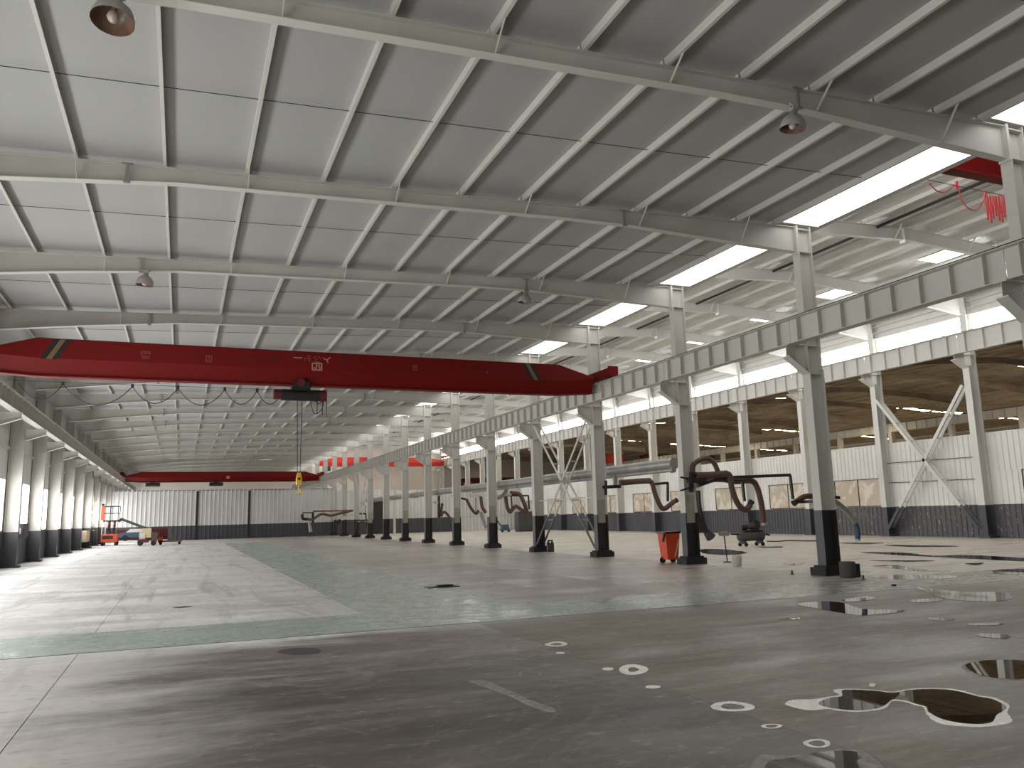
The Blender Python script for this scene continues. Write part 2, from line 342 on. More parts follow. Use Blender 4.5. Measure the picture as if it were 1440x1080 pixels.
PUD = [('wet', [(480, 330), (590, 318), (680, 325), (760, 350), (930, 355), (900, 365), (800, 375), (745, 378), (680, 368), (590, 352)], 'wide puddle mirroring the partition in front of the nearest whole column'),
 ('wet', [(985, 258), (1075, 268), (1180, 277), (1365, 282), (1365, 315), (1200, 316), (1100, 304), (1060, 290)], 'long bright puddle on the worn lane by the picture edge'),
 ('wet', [(1030, 390), (1100, 385), (1150, 395), (1090, 400)], 'thin sliver of water on bare floor beyond the mirror puddle'),
 ('wet', [(1205, 412), (1340, 410), (1330, 418), (1220, 420)], 'narrow shallow water streak, upper of two beside the picture edge'),
 ('wet', [(1250, 455), (1370, 460), (1360, 475), (1260, 468)], 'narrow shallow water streak, lower of two beside the picture edge'),
 ('wet', [(680, 310), (775, 297), (820, 305), (740, 318), (690, 318)], 'small shallow puddle just beyond the mirror puddle'),
 ('wet', [(965, 312), (1080, 305), (1090, 318), (980, 322)], 'small pale puddle left of the long bright puddle'),
 ('wet', [(405, 392), (490, 388), (480, 394)], 'tiny wet sliver below the mirror puddle'),
 ('wet', [(830, 212), (930, 205), (1150, 212), (1100, 222), (900, 225)], 'pale wet patch beside the nearest whole column, behind its base'),
 ('water', [(800, 168), (900, 165), (1000, 180), (1140, 188), (1000, 190), (900, 180)], 'dark wavy puddle in the side hall, nearest of its dark puddles'),
 ('water', [(750, 110), (930, 112), (1060, 125), (1200, 122), (1440, 135), (1440, 148), (1300, 142), (1100, 132), (900, 122)], 'longest dark puddle stretching across the side hall floor'),
 ('water', [(780, 145), (1060, 145), (960, 150)], 'thin straight dark puddle between two longer side hall puddles'),
 ('water', [(1290, 195), (1340, 185), (1440, 182), (1440, 200), (1350, 203)], 'short dark puddle in the side hall at the picture edge'),
 ('water', [(660, 70), (850, 70), (760, 76)], 'thin dark puddle under the blue hanging hose'),
 ('water', [(420, 160), (520, 155), (480, 165)], 'small dark puddle between the two nearest whole columns'),
 ('water', [(80, 98), (180, 98), (270, 112), (180, 122), (90, 115)], 'dark puddle behind the thin floor stand by the orange bin column'),
 ('water', [(1190, 158), (1270, 155), (1240, 165)], 'tiny dark puddle in the open side hall floor'),
 ('water', [(850, 80), (1100, 82), (1160, 86), (980, 88)], 'thin dark puddle in front of the braced partition bay'),
 ('water', [(310, 88), (420, 86), (400, 92)], 'thin dark wet line under the air compressor')]
for mt, pts, lab in PUD:
    tag(poly_obj('puddle', px3(pts), mt, .0035, None, .003, .07), lab, 'puddle')
# dried rings, chalky blotches and drag marks on the floor
def ring(cu, cv, ru, rv, w, mat='crust'):
    o = MB(); n = 22; A = []; B = []
    for k in range(n):
        a = 2 * math.pi * k / n; j = 1 + .06 * math.sin(2 * a + cu) + .03 * math.sin(3 * a + 1.3 * cu) + random.uniform(-.02, .02)
        A.append(gnd(cu + ru * j * math.cos(a), cv + rv * j * math.sin(a))); B.append(gnd(cu + ru * (j - w) * math.cos(a), cv + rv * (j - w) * math.sin(a)))
    vs = [(p.x, p.y, .0022) for p in A + B]
    o.add(vs, [(i, i + n, (i + 1) % n + n, (i + 1) % n) for i in range(n)]).build('stain_ring', mat, fl)
for a in [(1149, 1045.7, 20, 6, .38), (1085, 1021.5, 16, 3.2, .42), (1030, 994, 32, 7, .45), (890.5, 941.8, 22, 7, .6), (782.5, 906, 16, 3.6, .5)]: ring(*a)
ring(745, 948, 17, 4.2, .2, 'faint'); ring(625, 921, 11, 4, .25, 'faint')
for cu, cv, ru, rv, mt in [(1226.7, 963.3, 5, 2.4, 'crust'), (788, 918.3, 7, 1.3, 'crust'), (855, 940.7, 9, 2, 'crust'), (918, 966, 11, 2.3, 'crust')]:
    poly_obj('stain_blotch', [gnd(cu + ru * math.cos(k * .63) * random.uniform(.8, 1.1), cv + rv * math.sin(k * .63)) for k in range(10)], mt, 0, fl, .0022)
def f2(pts): return [gnd(480 + a / 3, 740 + b / 3) for a, b in pts]
poly_obj('drag_mark', f2([(540, 655), (610, 653), (700, 690), (800, 735), (900, 770), (880, 785), (790, 755), (690, 708), (600, 675)]), 'faint', 0, fl, .0018, .05)
for pts in [[(390, 917), (405, 912), (440, 911), (452, 915), (440, 920), (410, 921)], [(243, 854.5), (258, 852.5), (272, 852.5), (255, 855)]]:
    poly_obj('oil_spot', [gnd(*p) for p in pts], 'concrete', 0, fl, .0018, .05)

# ------------------------------------------------------------------ roofs
PH = .15
def purlin_mesh(L, h=PH, w=.06, t_=.012):   # C section, open to +x
    o = MB(); o.box(0, t_, 0, L, 0, h); o.box(t_, w, 0, L, 0, t_); o.box(t_, w, 0, L, h - t_, h); o.box(w - t_, w, 0, L, t_, t_ + .02); return o
PX1 = [-5.14, -3.62, -2.1, -.58, .94, 2.46, 3.98, 5.5, 7.02, 8.54, 10.06, 11.58, 13.1, 14.3]
ce = empty('ceiling', label='pale lined pitched roof with purlins over the near hall', cat='ceiling', kind='structure')
def slab_sheet(x0, z0, x1, z1, y0, y1, th=.06):
    return MB().prism([(x0, z0), (x1, z1), (x1, z1 + th), (x0, z0 + th)], 1, y0, y1)
slab_sheet(-7.0, rtop(-7) + PH, 14.36, rtop(14.36) + PH, YB, YE).build('roof_sheet', 'roof', ce)
pm = purlin_mesh(S - .04).mesh('purlin', 'steel'); 
for k in range(K0 - 1, K1):
    for x in PX1: put('purlin', pm, ce, (x, FY(k) + .02, rtop(x)))
    y = FY(k) + 2.95
    if k < 12: MB().bar((-5.1, y, rtop(-5.1) + .09), (14.3, y, rtop(14.3) + .09), .011).build('sag_rod', 'concrete', ce)
# daylight strip between the last purlin and the column line, one panel per bay
sk = empty('skylight', label='white translucent roof light strip along the tall column row', cat='skylight', kind='structure')
for k in range(K0 - 1, K1):
    glow_face(slab_sheet(14.42, 9.2, 15.72, 9.22, FY(k) + .15, FY(k) + S - .15, .02).build('light_panel', 'sky_white', sk), (0, 0, -1))
    MB().box(14.40, 15.74, FY(k) + S - .15, FY(k) + S + .15, 9.19, 9.30).build('panel_bar', 'steel', sk)
# side hall roof
ce2 = empty('ceiling', label='silver foil lined gabled roof with purlins over the taller side hall', cat='ceiling', kind='structure')
slab_sheet(15.3, r2top(15.3) + PH, 26, r2top(26) + PH, YB, YE).build('roof_sheet', 'foil', ce2)
slab_sheet(26, r2top(26) + PH, 37.1, r2top(37.1) + PH, YB, YE).build('roof_sheet', 'foil', ce2)
pm2 = purlin_mesh(S - .04).mesh('purlin', 'steel2')
PX2 = [16.4, 17.9, 19.4, 20.9, 22.4, 23.9, 25.5, 26.5, 28.0, 29.5, 31.3, 32.8, 34.3, 35.8]
for k in range(K0 - 1, K1):
    for x in PX2: put('purlin', pm2, ce2, (x, FY(k) + .02, r2top(x)))
for k in range(0, K1):
    glow_face(MB().prism([(29.95, r2top(29.95) + .11), (31.1, r2top(31.1) + .11), (31.1, r2top(31.1) + .14), (29.95, r2top(29.95) + .14)], 1, FY(k) + .7 + .5 * (k % 2), FY(k) + 2.3 + .4 * (k % 3)).build('roof_light', 'patchlight', ce2), (0, 0, -1))
    glow_face(MB().prism([(20.0, r2top(20) + .11), (20.8, r2top(20.8) + .11), (20.8, r2top(20.8) + .14), (20.0, r2top(20) + .14)], 1, FY(k) + .6, FY(k) + 4.6).build('roof_light', 'patchlight', ce2), (0, 0, -1))
# the two low brown halls beyond the partition
def r3top(x): return 10.75 - (.05 * (48 - x) if x < 48 else .043 * (x - 48))
for b, lab in ((0, 'brown stained roof of the low hall beyond the white partition'), (1, 'brown stained roof of the farthest low hall, behind its runway girder')):
    c3 = empty('ceiling', label=lab, cat='ceiling', kind='structure')
    x0 = 37.2 + 21.1 * b; xm = 48 if b == 0 else 69; x1 = 58.3 if b == 0 else 79.9
    slab_sheet(x0, r3top(x0) + .2, xm, r3top(xm) + .2, YB, YE).build('roof_sheet', 'brown', c3)
    slab_sheet(xm, r3top(xm) + .2, x1, r3top(x1) + .2, YB, YE).build('roof_sheet', 'brown', c3)
    for i in range(13):
        x = x0 + .8 + i * 1.6
        if x < x1 - .3: MB().box(x, x + .07, YB, YE, r3top(x) + .12, r3top(x) + .19).build('purlin', 'brown', c3)
    for y in (35.5, 53.3, 71.3, 89.3):
        xx = x0 + .9
        while xx < x1 - 1.6:
            w = random.uniform(.5, 1.3); za, zb = r3top(xx) + .10, r3top(xx + w) + .10; c_ = y + random.uniform(-.35, .35)
            q = [(xx, c_ - random.uniform(.05, .3), za), (xx + w, c_ - random.uniform(.05, .35), zb), (xx + w, c_ + random.uniform(.1, .45), zb), (xx, c_ + random.uniform(.1, .45), za)]
            glow_face(MB().add(q + [(u, v, z + .02) for u, v, z in q], [(3, 2, 1, 0), (4, 5, 6, 7), (0, 1, 5, 4), (1, 2, 6, 5), (2, 3, 7, 6), (3, 0, 4, 7)]).build('roof_light', 'slit', c3), (0, 0, -1))
            xx += w + random.uniform(.05, .5)

# ------------------------------------------------------------------ roof beams
def beam(name, prof, y, mat, tf=.016, fw_=.19, tw=.012):
    """haunched I beam in the x-z plane at y; prof = [(x, ztop, zbot)...]; returns empty"""
    e = empty(name, (0, y, 0)); o = MB()
    o.prism([(x, zt - tf) for x, zt, zb in prof] + [(x, zb + tf) for x, zt, zb in prof[::-1]], 1, -tw / 2, tw / 2); o.build('web', mat, e)
    o = MB(); o.prism([(x, zt) for x, zt, zb in prof] + [(x, zt - tf) for x, zt, zb in prof[::-1]], 1, -fw_ / 2, fw_ / 2); o.build('top_flange', mat, e)
    o = MB(); o.prism([(x, zb + tf) for x, zt, zb in prof] + [(x, zb) for x, zt, zb in prof[::-1]], 1, -fw_ / 2, fw_ / 2); o.build('bottom_flange', mat, e)
    return e
BOT1 = [(-6.15, 7.62), (-3.2, 7.97), (-.3, 8.25), (4, 8.41), (8, 8.56), (9.8, 8.585), (14.985, 8.44)]
def bot1(x):
    for (a, za), (b, zb) in zip(BOT1, BOT1[1:]):
        if a <= x <= b: return za + (zb - za) * (x - a) / (b - a)
for i, k in enumerate(range(K0, K1 + 1)):
    e = beam('roof_beam', [(x, rtop(x), z) for x, z in BOT1], FY(k), 'steel')
    far = i > 8
    tag(e, f'grey haunched steel roof beam over the near hall, {ORD[i]} from the camera', 'roof beam', 'roof beams of the near hall')
    for x in PX1[2::2]:
        zb = bot1(x)
        MB().bar((x + .05, -.08, zb + .02), (x + .05, -.5, rtop(x) + .02), .05, .012, (1, 0, 0)).build('fly_brace', 'steel', e)
    MB().box(14.95, 14.99, -.12, .12, 8.40, 9.18).build('end_plate', 'steel', e)
    for x in (-1.2, 9.65):
        o = MB(); o.box(x - .03, x + .03, -.16, -.13, bot1(x) - .04, rtop(x) - .02); o.box(x - .1, x + .1, -.17, -.14, rtop(x) - .05, rtop(x) - .02)
        o.box(x - .06, x + .06, -.18, -.13, bot1(x) - .07, bot1(x) - .03)
        if i < 9: o.build('lamp_bracket', 'duct', e)
for i, k in enumerate(range(0, K1 + 1)):
    pr = [(x, r2top(x), r2top(x) - d) for x, d in ((15.5, .85), (19.5, .55), (26, .5), (32.5, .55), (36.45, .85))]
    e = beam('roof_beam', pr, FY(k), 'steel2', fw_=.2)
    tag(e, f'white steel roof beam of the tall side hall, {ORD[i]} from the camera', 'roof beam', 'roof beams of the side hall')
    for x in PX2[3:13:3]:
        MB().bar((x, -.08, r2top(x) - .5), (x, -.5, r2top(x) + .02), .05, .012, (1, 0, 0)).build('fly_brace', 'steel2', e)
    MB().box(25.98, 26.02, -.13, .13, r2top(26) - .62, r2top(26) - .01).build('ridge_plate', 'steel2', e)
for i, k in enumerate(range(2, K1 + 1)):
    e = beam('roof_beam', [(37.0, r3top(37), r3top(37) - .7), (41, r3top(41), r3top(41) - .45), (47.5, r3top(47.5), r3top(47.5) - .4), (54, r3top(54), r3top(54) - .45), (58.2, r3top(58.2), r3top(58.2) - .7)], FY(k), 'brown')
    tag(e, f'dull brown roof beam of the low hall beyond the partition, {ORD[i]} from the camera', 'roof beam', 'roof beams of the low hall')

# ------------------------------------------------------------------ lamps
def lamp(x, k, rim_z, lab, tilt):
    r = .25 if k == -1 and x < 0 else .215; e = empty('high_bay_lamp', (x, FY(k) - .2, rim_z), label=lab, cat='lamp', group='unlit bell lamps under the roof beams')
    MB().lathe([(r, 0), (r * .98, .07), (r * .86, .15), (r * .6, .22), (r * .32, .26), (r * .25, .33), (.0, .33)], (0, 0, 0)).build('shade', 'lampout', e)
    MB().lathe([(r, 0), (r * .96, .06), (r * .82, .14), (r * .55, .205), (0, .24)], (0, 0, 0)).build('reflector', 'lampin', e)
    MB().lathe([(0, -.01), (.05, .01), (.075, .06), (.06, .12), (.03, .17), (.03, .23)], (0, 0, 0), 12).build('bulb', 'bulb', e)
    top = bot1(x) - rim_z
    o = MB(); o.box(-.06, .06, -.05, .05, .32, .40); o.build('socket_housing', 'lampout', e)
    o = MB(); o.bar((0, 0, .38), (0, .1, max(top, .42)), .03); o.box(-.1, .1, -.02, .02, .36, .39); o.build('hanger', 'lampout', e)
    e.rotation_euler = (math.radians(tilt), math.radians(4), 0)
for x, k, z, lab, tl in [(-1.0, -1, 7.72, 'unlit bell lamp hanging at the top picture edge, nearest of the roof lamps', -10), (9.42, -1, 8.08, 'unlit bell lamp under the nearest roof beam, on the column side', 6),
                     (-1.1, 1, 7.76, 'small unlit bell lamp under the third roof beam, on the window side', 4), (9.56, 1, 8.14, 'small unlit bell lamp under the third roof beam, on the column side', 4)]:
    lamp(x, k, z, lab, tl)

# ------------------------------------------------------------------ columns
def hcol(o, x0, x1, fwid, z0, z1, tf=.03, tw=.014):
    o.box(x0, x0 + tf, -fwid / 2, fwid / 2, z0, z1); o.box(x1 - tf, x1, -fwid / 2, fwid / 2, z0, z1)
    o.box(x0 + tf, x1 - tf, -tw / 2, tw / 2, z0, z1); return o
def flats(o, x0, x1, fwid, z): return o.box(x0, x1, -fwid / 2, fwid / 2, z - .012, z + .012)
cm = {}
cm['lower'] = hcol(MB(), -.20, .27, .28, 1.62, 5.25).mesh('lower_shaft', 'steel')
cm['upper'] = hcol(MB(), -.21, .25, .24, 5.25, 12.0).mesh('upper_shaft', 'steel')
cm['base'] = hcol(MB(), -.202, .272, .284, .2, 1.62).mesh('painted_base', 'black')
cm['flangepaint'] = MB().box(-.208, -.202, -.142, .142, .25, 1.62).mesh('worn_flange_face', 'dark')
cm['plinth'] = MB().prism([(-.36, -.27), (.42, -.27), (.42, .27), (-.36, .27)], 2, 0, .20).box(-.29, .35, -.21, .21, .20, .25).mesh('plinth', 'rubber')
cm['corbel'] = MB().prism([(-.20, 5.15), (-.80, 5.58), (-.80, 5.9), (-.20, 5.9)], 1, -.008, .008).box(-.82, -.20, -.13, .13, 5.87, 5.9).prism([(-.20, 5.13), (-.82, 5.56), (-.82, 5.59), (-.20, 5.16)], 1, -.13, .13).mesh('corbel', 'steel')
st_ = MB()
for z in (5.14, 5.88): flats(st_, -.17, .24, .24, z)
for z in (8.45, 9.08, 9.5): flats(st_, -.18, .22, .23, z)
cm['stiff'] = st_.mesh('stiffener_plates', 'steel')
cm['patch'] = MB().box(-.16, .24, -.012, -.0075, 1.3, 2.2).mesh('paint_patch', 'patch')
notes = {0: 'fume arm hoses hanging behind', 1: 'an orange bin at its foot', 2: 'brown fume arm beside it', 3: 'extinguishers at its foot'}
cols = {}
for i, k in enumerate(range(K0, K1 + 1)):
    e = empty('steel_column', (XC, FY(k), 0)); cols[k] = e
    extra = '' if k not in notes else ', ' + notes[k]
    lab = 'grey steel column cut off by the picture edge, holding the nearest roof beam' if k == -1 else f'grey black-based column in the tall row, {ORD[i - 1]} whole one{extra}'
    tag(e, lab, 'column', 'tall column row between the halls')
    for nm, key in (('lower_shaft', 'lower'), ('upper_shaft', 'upper'), ('painted_base', 'base'), ('worn_flange_face', 'flangepaint'), ('plinth', 'plinth'), ('corbel', 'corbel'), ('stiffener_plates', 'stiff')):
        put(nm, cm[key], e)
    if k in (1, 2, 4, 5, 7, 9): put('paint_patch', cm['patch'], e)
# window-wall columns
lm = {}
lm['shaft'] = hcol(MB(), -.55, 0, .32, 1.5, 5.3).mesh('lower_shaft', 'steel')
lm['upper'] = hcol(MB(), -.55, -.15, .3, 5.3, 8.3).mesh('upper_shaft', 'steel')
lm['base'] = hcol(MB(), -.552, .002, .325, 0, 1.5).box(-.1, .12, -.25, .25, 0, .1).mesh('painted_base', 'dark')
lm['corbel'] = MB().prism([(0, 5.4), (.78, 5.68), (.78, 5.9), (0, 5.9)], 1, -.008, .008).box(0, .8, -.1, .1, 5.87, 5.9).prism([(0, 5.38), (.8, 5.66), (.8, 5.69), (0, 5.41)], 1, -.1, .1).mesh('corbel', 'steel')
for i, k in enumerate(range(2, K1 + 1)):
    e = empty('wall_column', (XL, FY(k), 0), label=f'pale steel column with dark grey foot against the window wall, {ORD[i]} from the camera', cat='column', group='columns along the window wall')
    for nm, key in (('lower_shaft', 'shaft'), ('upper_shaft', 'upper'), ('painted_base', 'base'), ('corbel', 'corbel')): put(nm, lm[key], e)
# partition columns of the side hall
rm = {}
rm['shaft'] = hcol(MB(), -.3, .3, .36, 1.6, 8.55).mesh('lower_shaft', 'steel2')
rm['upper'] = hcol(MB(), -.1, .3, .36, 8.55, 12.1).mesh('upper_shaft', 'steel2')
rm['base'] = hcol(MB(), -.302, .302, .365, 0, 1.6).box(-.4, .4, -.3, .3, 0, .12).mesh('painted_base', 'dark')
rm['corbel'] = MB().prism([(-.3, 8.45), (-1.05, 8.85), (-1.05, 9.13), (-.3, 9.13)], 1, -.01, .01).box(-1.07, .3, -.2, .2, 9.1, 9.13).prism([(-.3, 8.43), (-1.07, 8.83), (-1.07, 8.86), (-.3, 8.46)], 1, -.2, .2).mesh('corbel', 'steel2')
for i, k in enumerate(range(1, K1 + 1)):
    e = empty('partition_column', (XR, FY(k), 0), label=f'white steel column along the boarded window partition, {ORD[i]} from the picture edge', cat='column', group='columns along the partition')
    for nm, key in (('lower_shaft', 'shaft'), ('upper_shaft', 'upper'), ('painted_base', 'base'), ('corbel', 'corbel')): put(nm, rm[key], e)

# ------------------------------------------------------------------ crane runway girders
def runway(x, z0, z1, k, mat, nst, lab, grp, side=-1, post=False):
    e = empty('runway_girder', (x, FY(k), z0)); h = z1 - z0; L = S - .02
    tag(e, lab, 'girder', grp)
    key = ('g', mat, round(h, 2))
    if key not in cm:
        cm[key] = [MB().box(-.007, .007, 0, L, .02, h - .02).mesh('web', mat), MB().box(-.17, .17, 0, L, h - .02, h).mesh('top_flange', mat),
                   MB().box(-.14, .14, 0, L, 0, .02).mesh('bottom_flange', mat), MB().box(-.035, .035, 0, L, h, h + .07).mesh('rail', 'cable'),
                   MB().box(-.13, .13, -.006, .006, .02, h - .02).mesh('stiffener', mat)]
    for nm, me in zip(('web', 'top_flange', 'bottom_flange', 'rail'), cm[key][:4]): put(nm, me, e)
    for j in range(nst): put('stiffener', cm[key][4], e, (0, (j + .5) * L / nst, 0))
    if post: MB().box(-.2, .2, .03, .4, -z0, 0).build('support_post', mat, e)
for i, k in enumerate(range(-2, K1)):
    lab = f'grey ribbed crane runway girder on the tall column row, {ORD[i]} span from the camera'
    runway(14.58, 5.9, 6.56, k, 'steel', 8, lab, 'runway girders on the tall column row')
for i, k in enumerate(range(2, K1)):
    runway(-5.82, 5.9, 6.5, k, 'steel', 8, f'grey ribbed crane runway girder above the window wall, {ORD[i]} span from the camera', 'runway girders on the window wall')
for i, k in enumerate(range(0, K1)):
    runway(36.0, 9.15, 10.15, k, 'steel2', 6, f'white deep runway girder under the clerestory band, {ORD[i]} span from the picture edge', 'runway girders under the clerestory')
for i, k in enumerate(range(3, K1)):
    runway(57.5, 8.05, 8.72, k, 'steel2', 6, f'slender white runway girder seen far beyond the partition, {ORD[i]} span from the picture edge', 'runway girders beyond the partition', post=True)
tie = MB().box(15.86, 15.9, 4.2, YE, 9.3, 10.13).box(15.75, 16.0, 4.2, YE, 9.26, 9.3).box(15.75, 16.0, 4.2, YE, 10.13, 10.15).build('crane_beam', 'steel')
MB().box(15.84, 15.92, 4.2, YE, 10.15, 10.22).build('rail', 'cable', tie)
tag(tie, 'thin dark edged runway beam glimpsed along the roof light strip', 'beam', kind='structure')

# ------------------------------------------------------------------ walls
def corr(o, a0, a1, z0, z1, pitch, dep, fix, axis, sgn):
    """trapezoid cladding: runs along `axis` (0 = x, 1 = y) from a0 to a1 at the coordinate fix on the other axis"""
    xs = []; n = max(1, round((a1 - a0) / pitch)); p = (a1 - a0) / n
    for i in range(n):
        b = a0 + i * p; xs += [(b, 0), (b + p * .62, 0), (b + p * .72, dep), (b + p * .9, dep)]
    xs.append((a1, 0)); vs = []
    for a, d in xs:
        c = fix + sgn * d
        for z in (z0, z1): vs.append((a, c, z) if axis == 0 else (c, a, z))
    fs = [(2 * i, 2 * i + 2, 2 * i + 3, 2 * i + 1) for i in range(len(xs) - 1)]
    return o.add(vs, fs)
nwin = [0]
def window(name_lab, axis, a0, a1, z0, z1, fix, pane, cols_, rows, fmat, sgn, bars=.05):
    nwin[0] += 1; e = empty(f'window_{nwin[0]}', label=name_lab, cat='window', kind='structure')
    def bx(p0, p1, q0, q1, d0, d1):
        lo, hi = sorted((fix + sgn * d0, fix + sgn * d1))
        return MB().box(p0, p1, lo, hi, q0, q1) if axis == 0 else MB().box(lo, hi, p0, p1, q0, q1)
    o = MB()
    for b in (bx(a0, a1, z0, z0 + bars, -.02, .05), bx(a0, a1, z1 - bars, z1, -.02, .05), bx(a0, a0 + bars, z0 + bars, z1 - bars, -.02, .05), bx(a1 - bars, a1, z0 + bars, z1 - bars, -.02, .05)): o.add(b.v, b.f)
    o.build('window_frame', fmat, e)
    for i in range(cols_):
        for j in range(rows):
            p0 = a0 + (a1 - a0) * i / cols_; p1 = a0 + (a1 - a0) * (i + 1) / cols_; q0 = z0 + (z1 - z0) * j / rows; q1 = z0 + (z1 - z0) * (j + 1) / rows
            pn = bx(p0 + .02, p1 - .02, q0 + .02, q1 - .02, 0, .012).build('pane', pane, e)
            if pane.endswith('white'): glow_face(pn, (0, sgn, 0) if axis == 0 else (sgn, 0, 0))
    for i in range(1, cols_): p = a0 + (a1 - a0) * i / cols_; bx(p - .025, p + .025, z0 + bars, z1 - bars, -.01, .04).build('mullion', fmat, e)
    for j in range(1, rows): q = z0 + (z1 - z0) * j / rows; bx(a0 + bars, a1 - bars, q - .025, q + .025, -.01, .045).build('transom', fmat, e)
    return e
# window wall
wl = empty('wall_left', label='window wall with dark grey dado on the daylight side of the hall', cat='wall', kind='structure')
for k in range(-4, K1):
    y0, y1 = FY(k), FY(k) + S
    MB().box(-7.1, -6.96, y0, y1, 0, 1.52).build('dado_panel', 'dark', wl)
    MB().box(-7.1, -6.98, y0, y1, 3.75, 9.0).build('cladding_panel', 'clad', wl)
    for a, b in ((y0, y0 + .45), (y1 - .45, y1)): MB().box(-7.1, -6.98, a, b, 1.52, 3.75).build('pier_panel', 'clad', wl)
    window('bright daylit window in the window wall' + (f', {ORD[k - 2]} in view' if k >= 2 else f', {ORD[k + 4]} outside the picture'), 1, y0 + .45, y1 - .45, 1.52, 3.75, -7.0, 'pane_white', 3, 2, 'steel', 1)
    MB().box(-6.98, -6.9, y0, y1, 5.0, 5.12).build('wall_girt', 'steel', wl)
# partition with boarded windows
wr = empty('wall_right', label='white ribbed partition with charcoal dado and boarded windows', cat='wall', kind='structure')
wi = 0
for k in range(-4, 17):
    y0, y1 = FY(k), FY(k) + S
    if y0 > YW + 30: continue
    corr(MB(), y0, y1, 0, 1.62, .3, .04, XR + .33, 1, -1).build('dado_panel', 'darkpeel' if k < 4 else 'dark', wr)
    has = k not in (2,) and k >= 0
    if has:
        a, b = y0 + .45, y0 + 4.15
        corr(MB(), y0, y1, 3.25, 5.12, .3, .04, XR + .33, 1, -1).build('cladding_panel', 'cladw', wr)
        corr(MB(), y0, a, 1.62, 3.25, .3, .04, XR + .33, 1, -1).build('cladding_panel', 'cladw', wr)
        corr(MB(), b, y1, 1.62, 3.25, .3, .04, XR + .33, 1, -1).build('cladding_panel', 'cladw', wr)
        window(f'tan boarded two-pane window in the partition, {ORD[wi]} from the picture edge', 1, a, b, 1.66, 3.25, XR + .3, 'tan', 2, 1, 'blackmetal', -1, .035); wi += 1
    else:
        corr(MB(), y0, y1, 1.62, 5.12, .3, .04, XR + .33, 1, -1).build('cladding_panel', 'cladw', wr)
        if k == 2:
            for z in (2.9, 4.0): MB().bar((XR + .24, y0, z), (XR + .24, y1, z + .05), .03).build('sag_rope', 'cable', wr)
    MB().box(XR + .3, XR + .38, y0, y1, 5.1, 5.16).build('capping', 'cladw', wr)
# clerestory band above the side hall's girder
wc = empty('wall_clerestory', label='white ribbed upper wall above the clerestory of the side hall', cat='wall', kind='structure')
for k in range(0, K1):
    y0, y1 = FY(k), FY(k) + S
    MB().box(37.02, 37.1, y0, y1, 9.6, 10.2).build('cladding_panel', 'cladw', wc)
    MB().box(37.02, 37.1, y0, y1, 11.2, 12.4).build('cladding_panel', 'cladw', wc)
    for z in (11.2, 11.55, 11.9): MB().box(36.86, 37.02, y0, y1, z, z + .06).build('wall_girt', 'steel2', wc)
    window(f'blown-out white clerestory window over the side hall, {ORD[k]} bay from the picture edge', 1, y0 + .2, y1 - .2, 10.2, 11.2, 37.05, 'cler_white', 4, 1, 'steel2', -1, .03)
MB().box(37.02, 37.1, YB, FY(0), 9.6, 12.4).build('cladding_panel', 'cladw', wc)
# upper wall over the column line, back and end walls
o = MB().box(15.5, 15.62, YB, YE, 9.44, 10.3).box(15.5, 15.62, YB, YE, 11.6, 12.3).build('wall_upper', 'clad'); tag(o, 'white upper wall over the tall column row above the lower roof', 'wall', kind='structure')
for k in range(-2, K1):  # unseen glowing panes added to brighten the side hall's floor and partition
    window(f'unseen clerestory window above the tall column row, added to light the side hall, bay {ORD[k + 2]}', 1, FY(k) + .2, FY(k) + S - .2, 10.3, 11.6, 15.6, 'cler_white', 4, 1, 'steel2', 1, .03)
o = MB().box(-7.1, 81, YB - .15, YB, 0, 13.2).build('wall_back', 'clad'); tag(o, 'plain white wall closing the hall behind the camera', 'wall', kind='structure')
o = MB().box(-7.1, 81, YE, YE + .15, 0, 13.2).build('wall_end', 'beige'); tag(o, 'beige end wall seen over the far partition', 'wall', kind='structure')
o = MB().box(80, 80.15, YB, YE, 0, 11).build('wall_outer', 'brown'); tag(o, 'dim brown outer wall of the farthest low hall', 'wall', kind='structure')
# far partition
wf = empty('wall_far', label='white ribbed far partition with dark dado across the hall', cat='wall', kind='structure')
def farpan(x0, x1, z0, z1, mat, pitch=.42): corr(MB(), x0, x1, z0, z1, pitch, .07, YW, 0, -1).build('cladding_panel', mat, wf)
farpan(-7.0, -5.7, 1.42, 4.98, 'clad'); farpan(-7.0, -5.7, 0, 1.42, 'dark')
farpan(-5.7, -1.15, 1.42, 4.98, 'clad')
for a, b in ((-1.15, 1.4), (1.55, 6.42), (6.58, 15.2)):
    farpan(a, b, 1.42, 4.98, 'clad'); farpan(a, b, 0, 1.42, 'dark')
for x in (1.475, 6.5): MB().box(x - .11, x + .11, YW - .12, YW, 0, 4.85).build('door_post', 'blackmetal', wf)
MB().box(-7, 15.2, YW, YW + .1, 4.9, 5.0).build('capping', 'clad', wf)
for a, b in ((15.2, 19.5), (20.8, 21.75), (22.0, 29.0), (29.0, 37.0)):
    farpan(a, b, 1.6 if b < 29 else 1.62, 4.75, 'clad'); farpan(a, b, 0, 1.6, 'dark' if b < 29.5 and a < 28 else 'clad')
d = MB().box(19.5, 20.8, YW - .02, YW + .05, 0, 3.75).build('dark_doorway_1', 'blackmetal'); tag(d, 'dark panel painted as a shadowed doorway in the far partition behind the column row', 'door', kind='structure')  # black sheet in place of the darkness inside an open doorway
farpan(19.5, 20.8, 3.75, 4.75, 'clad')
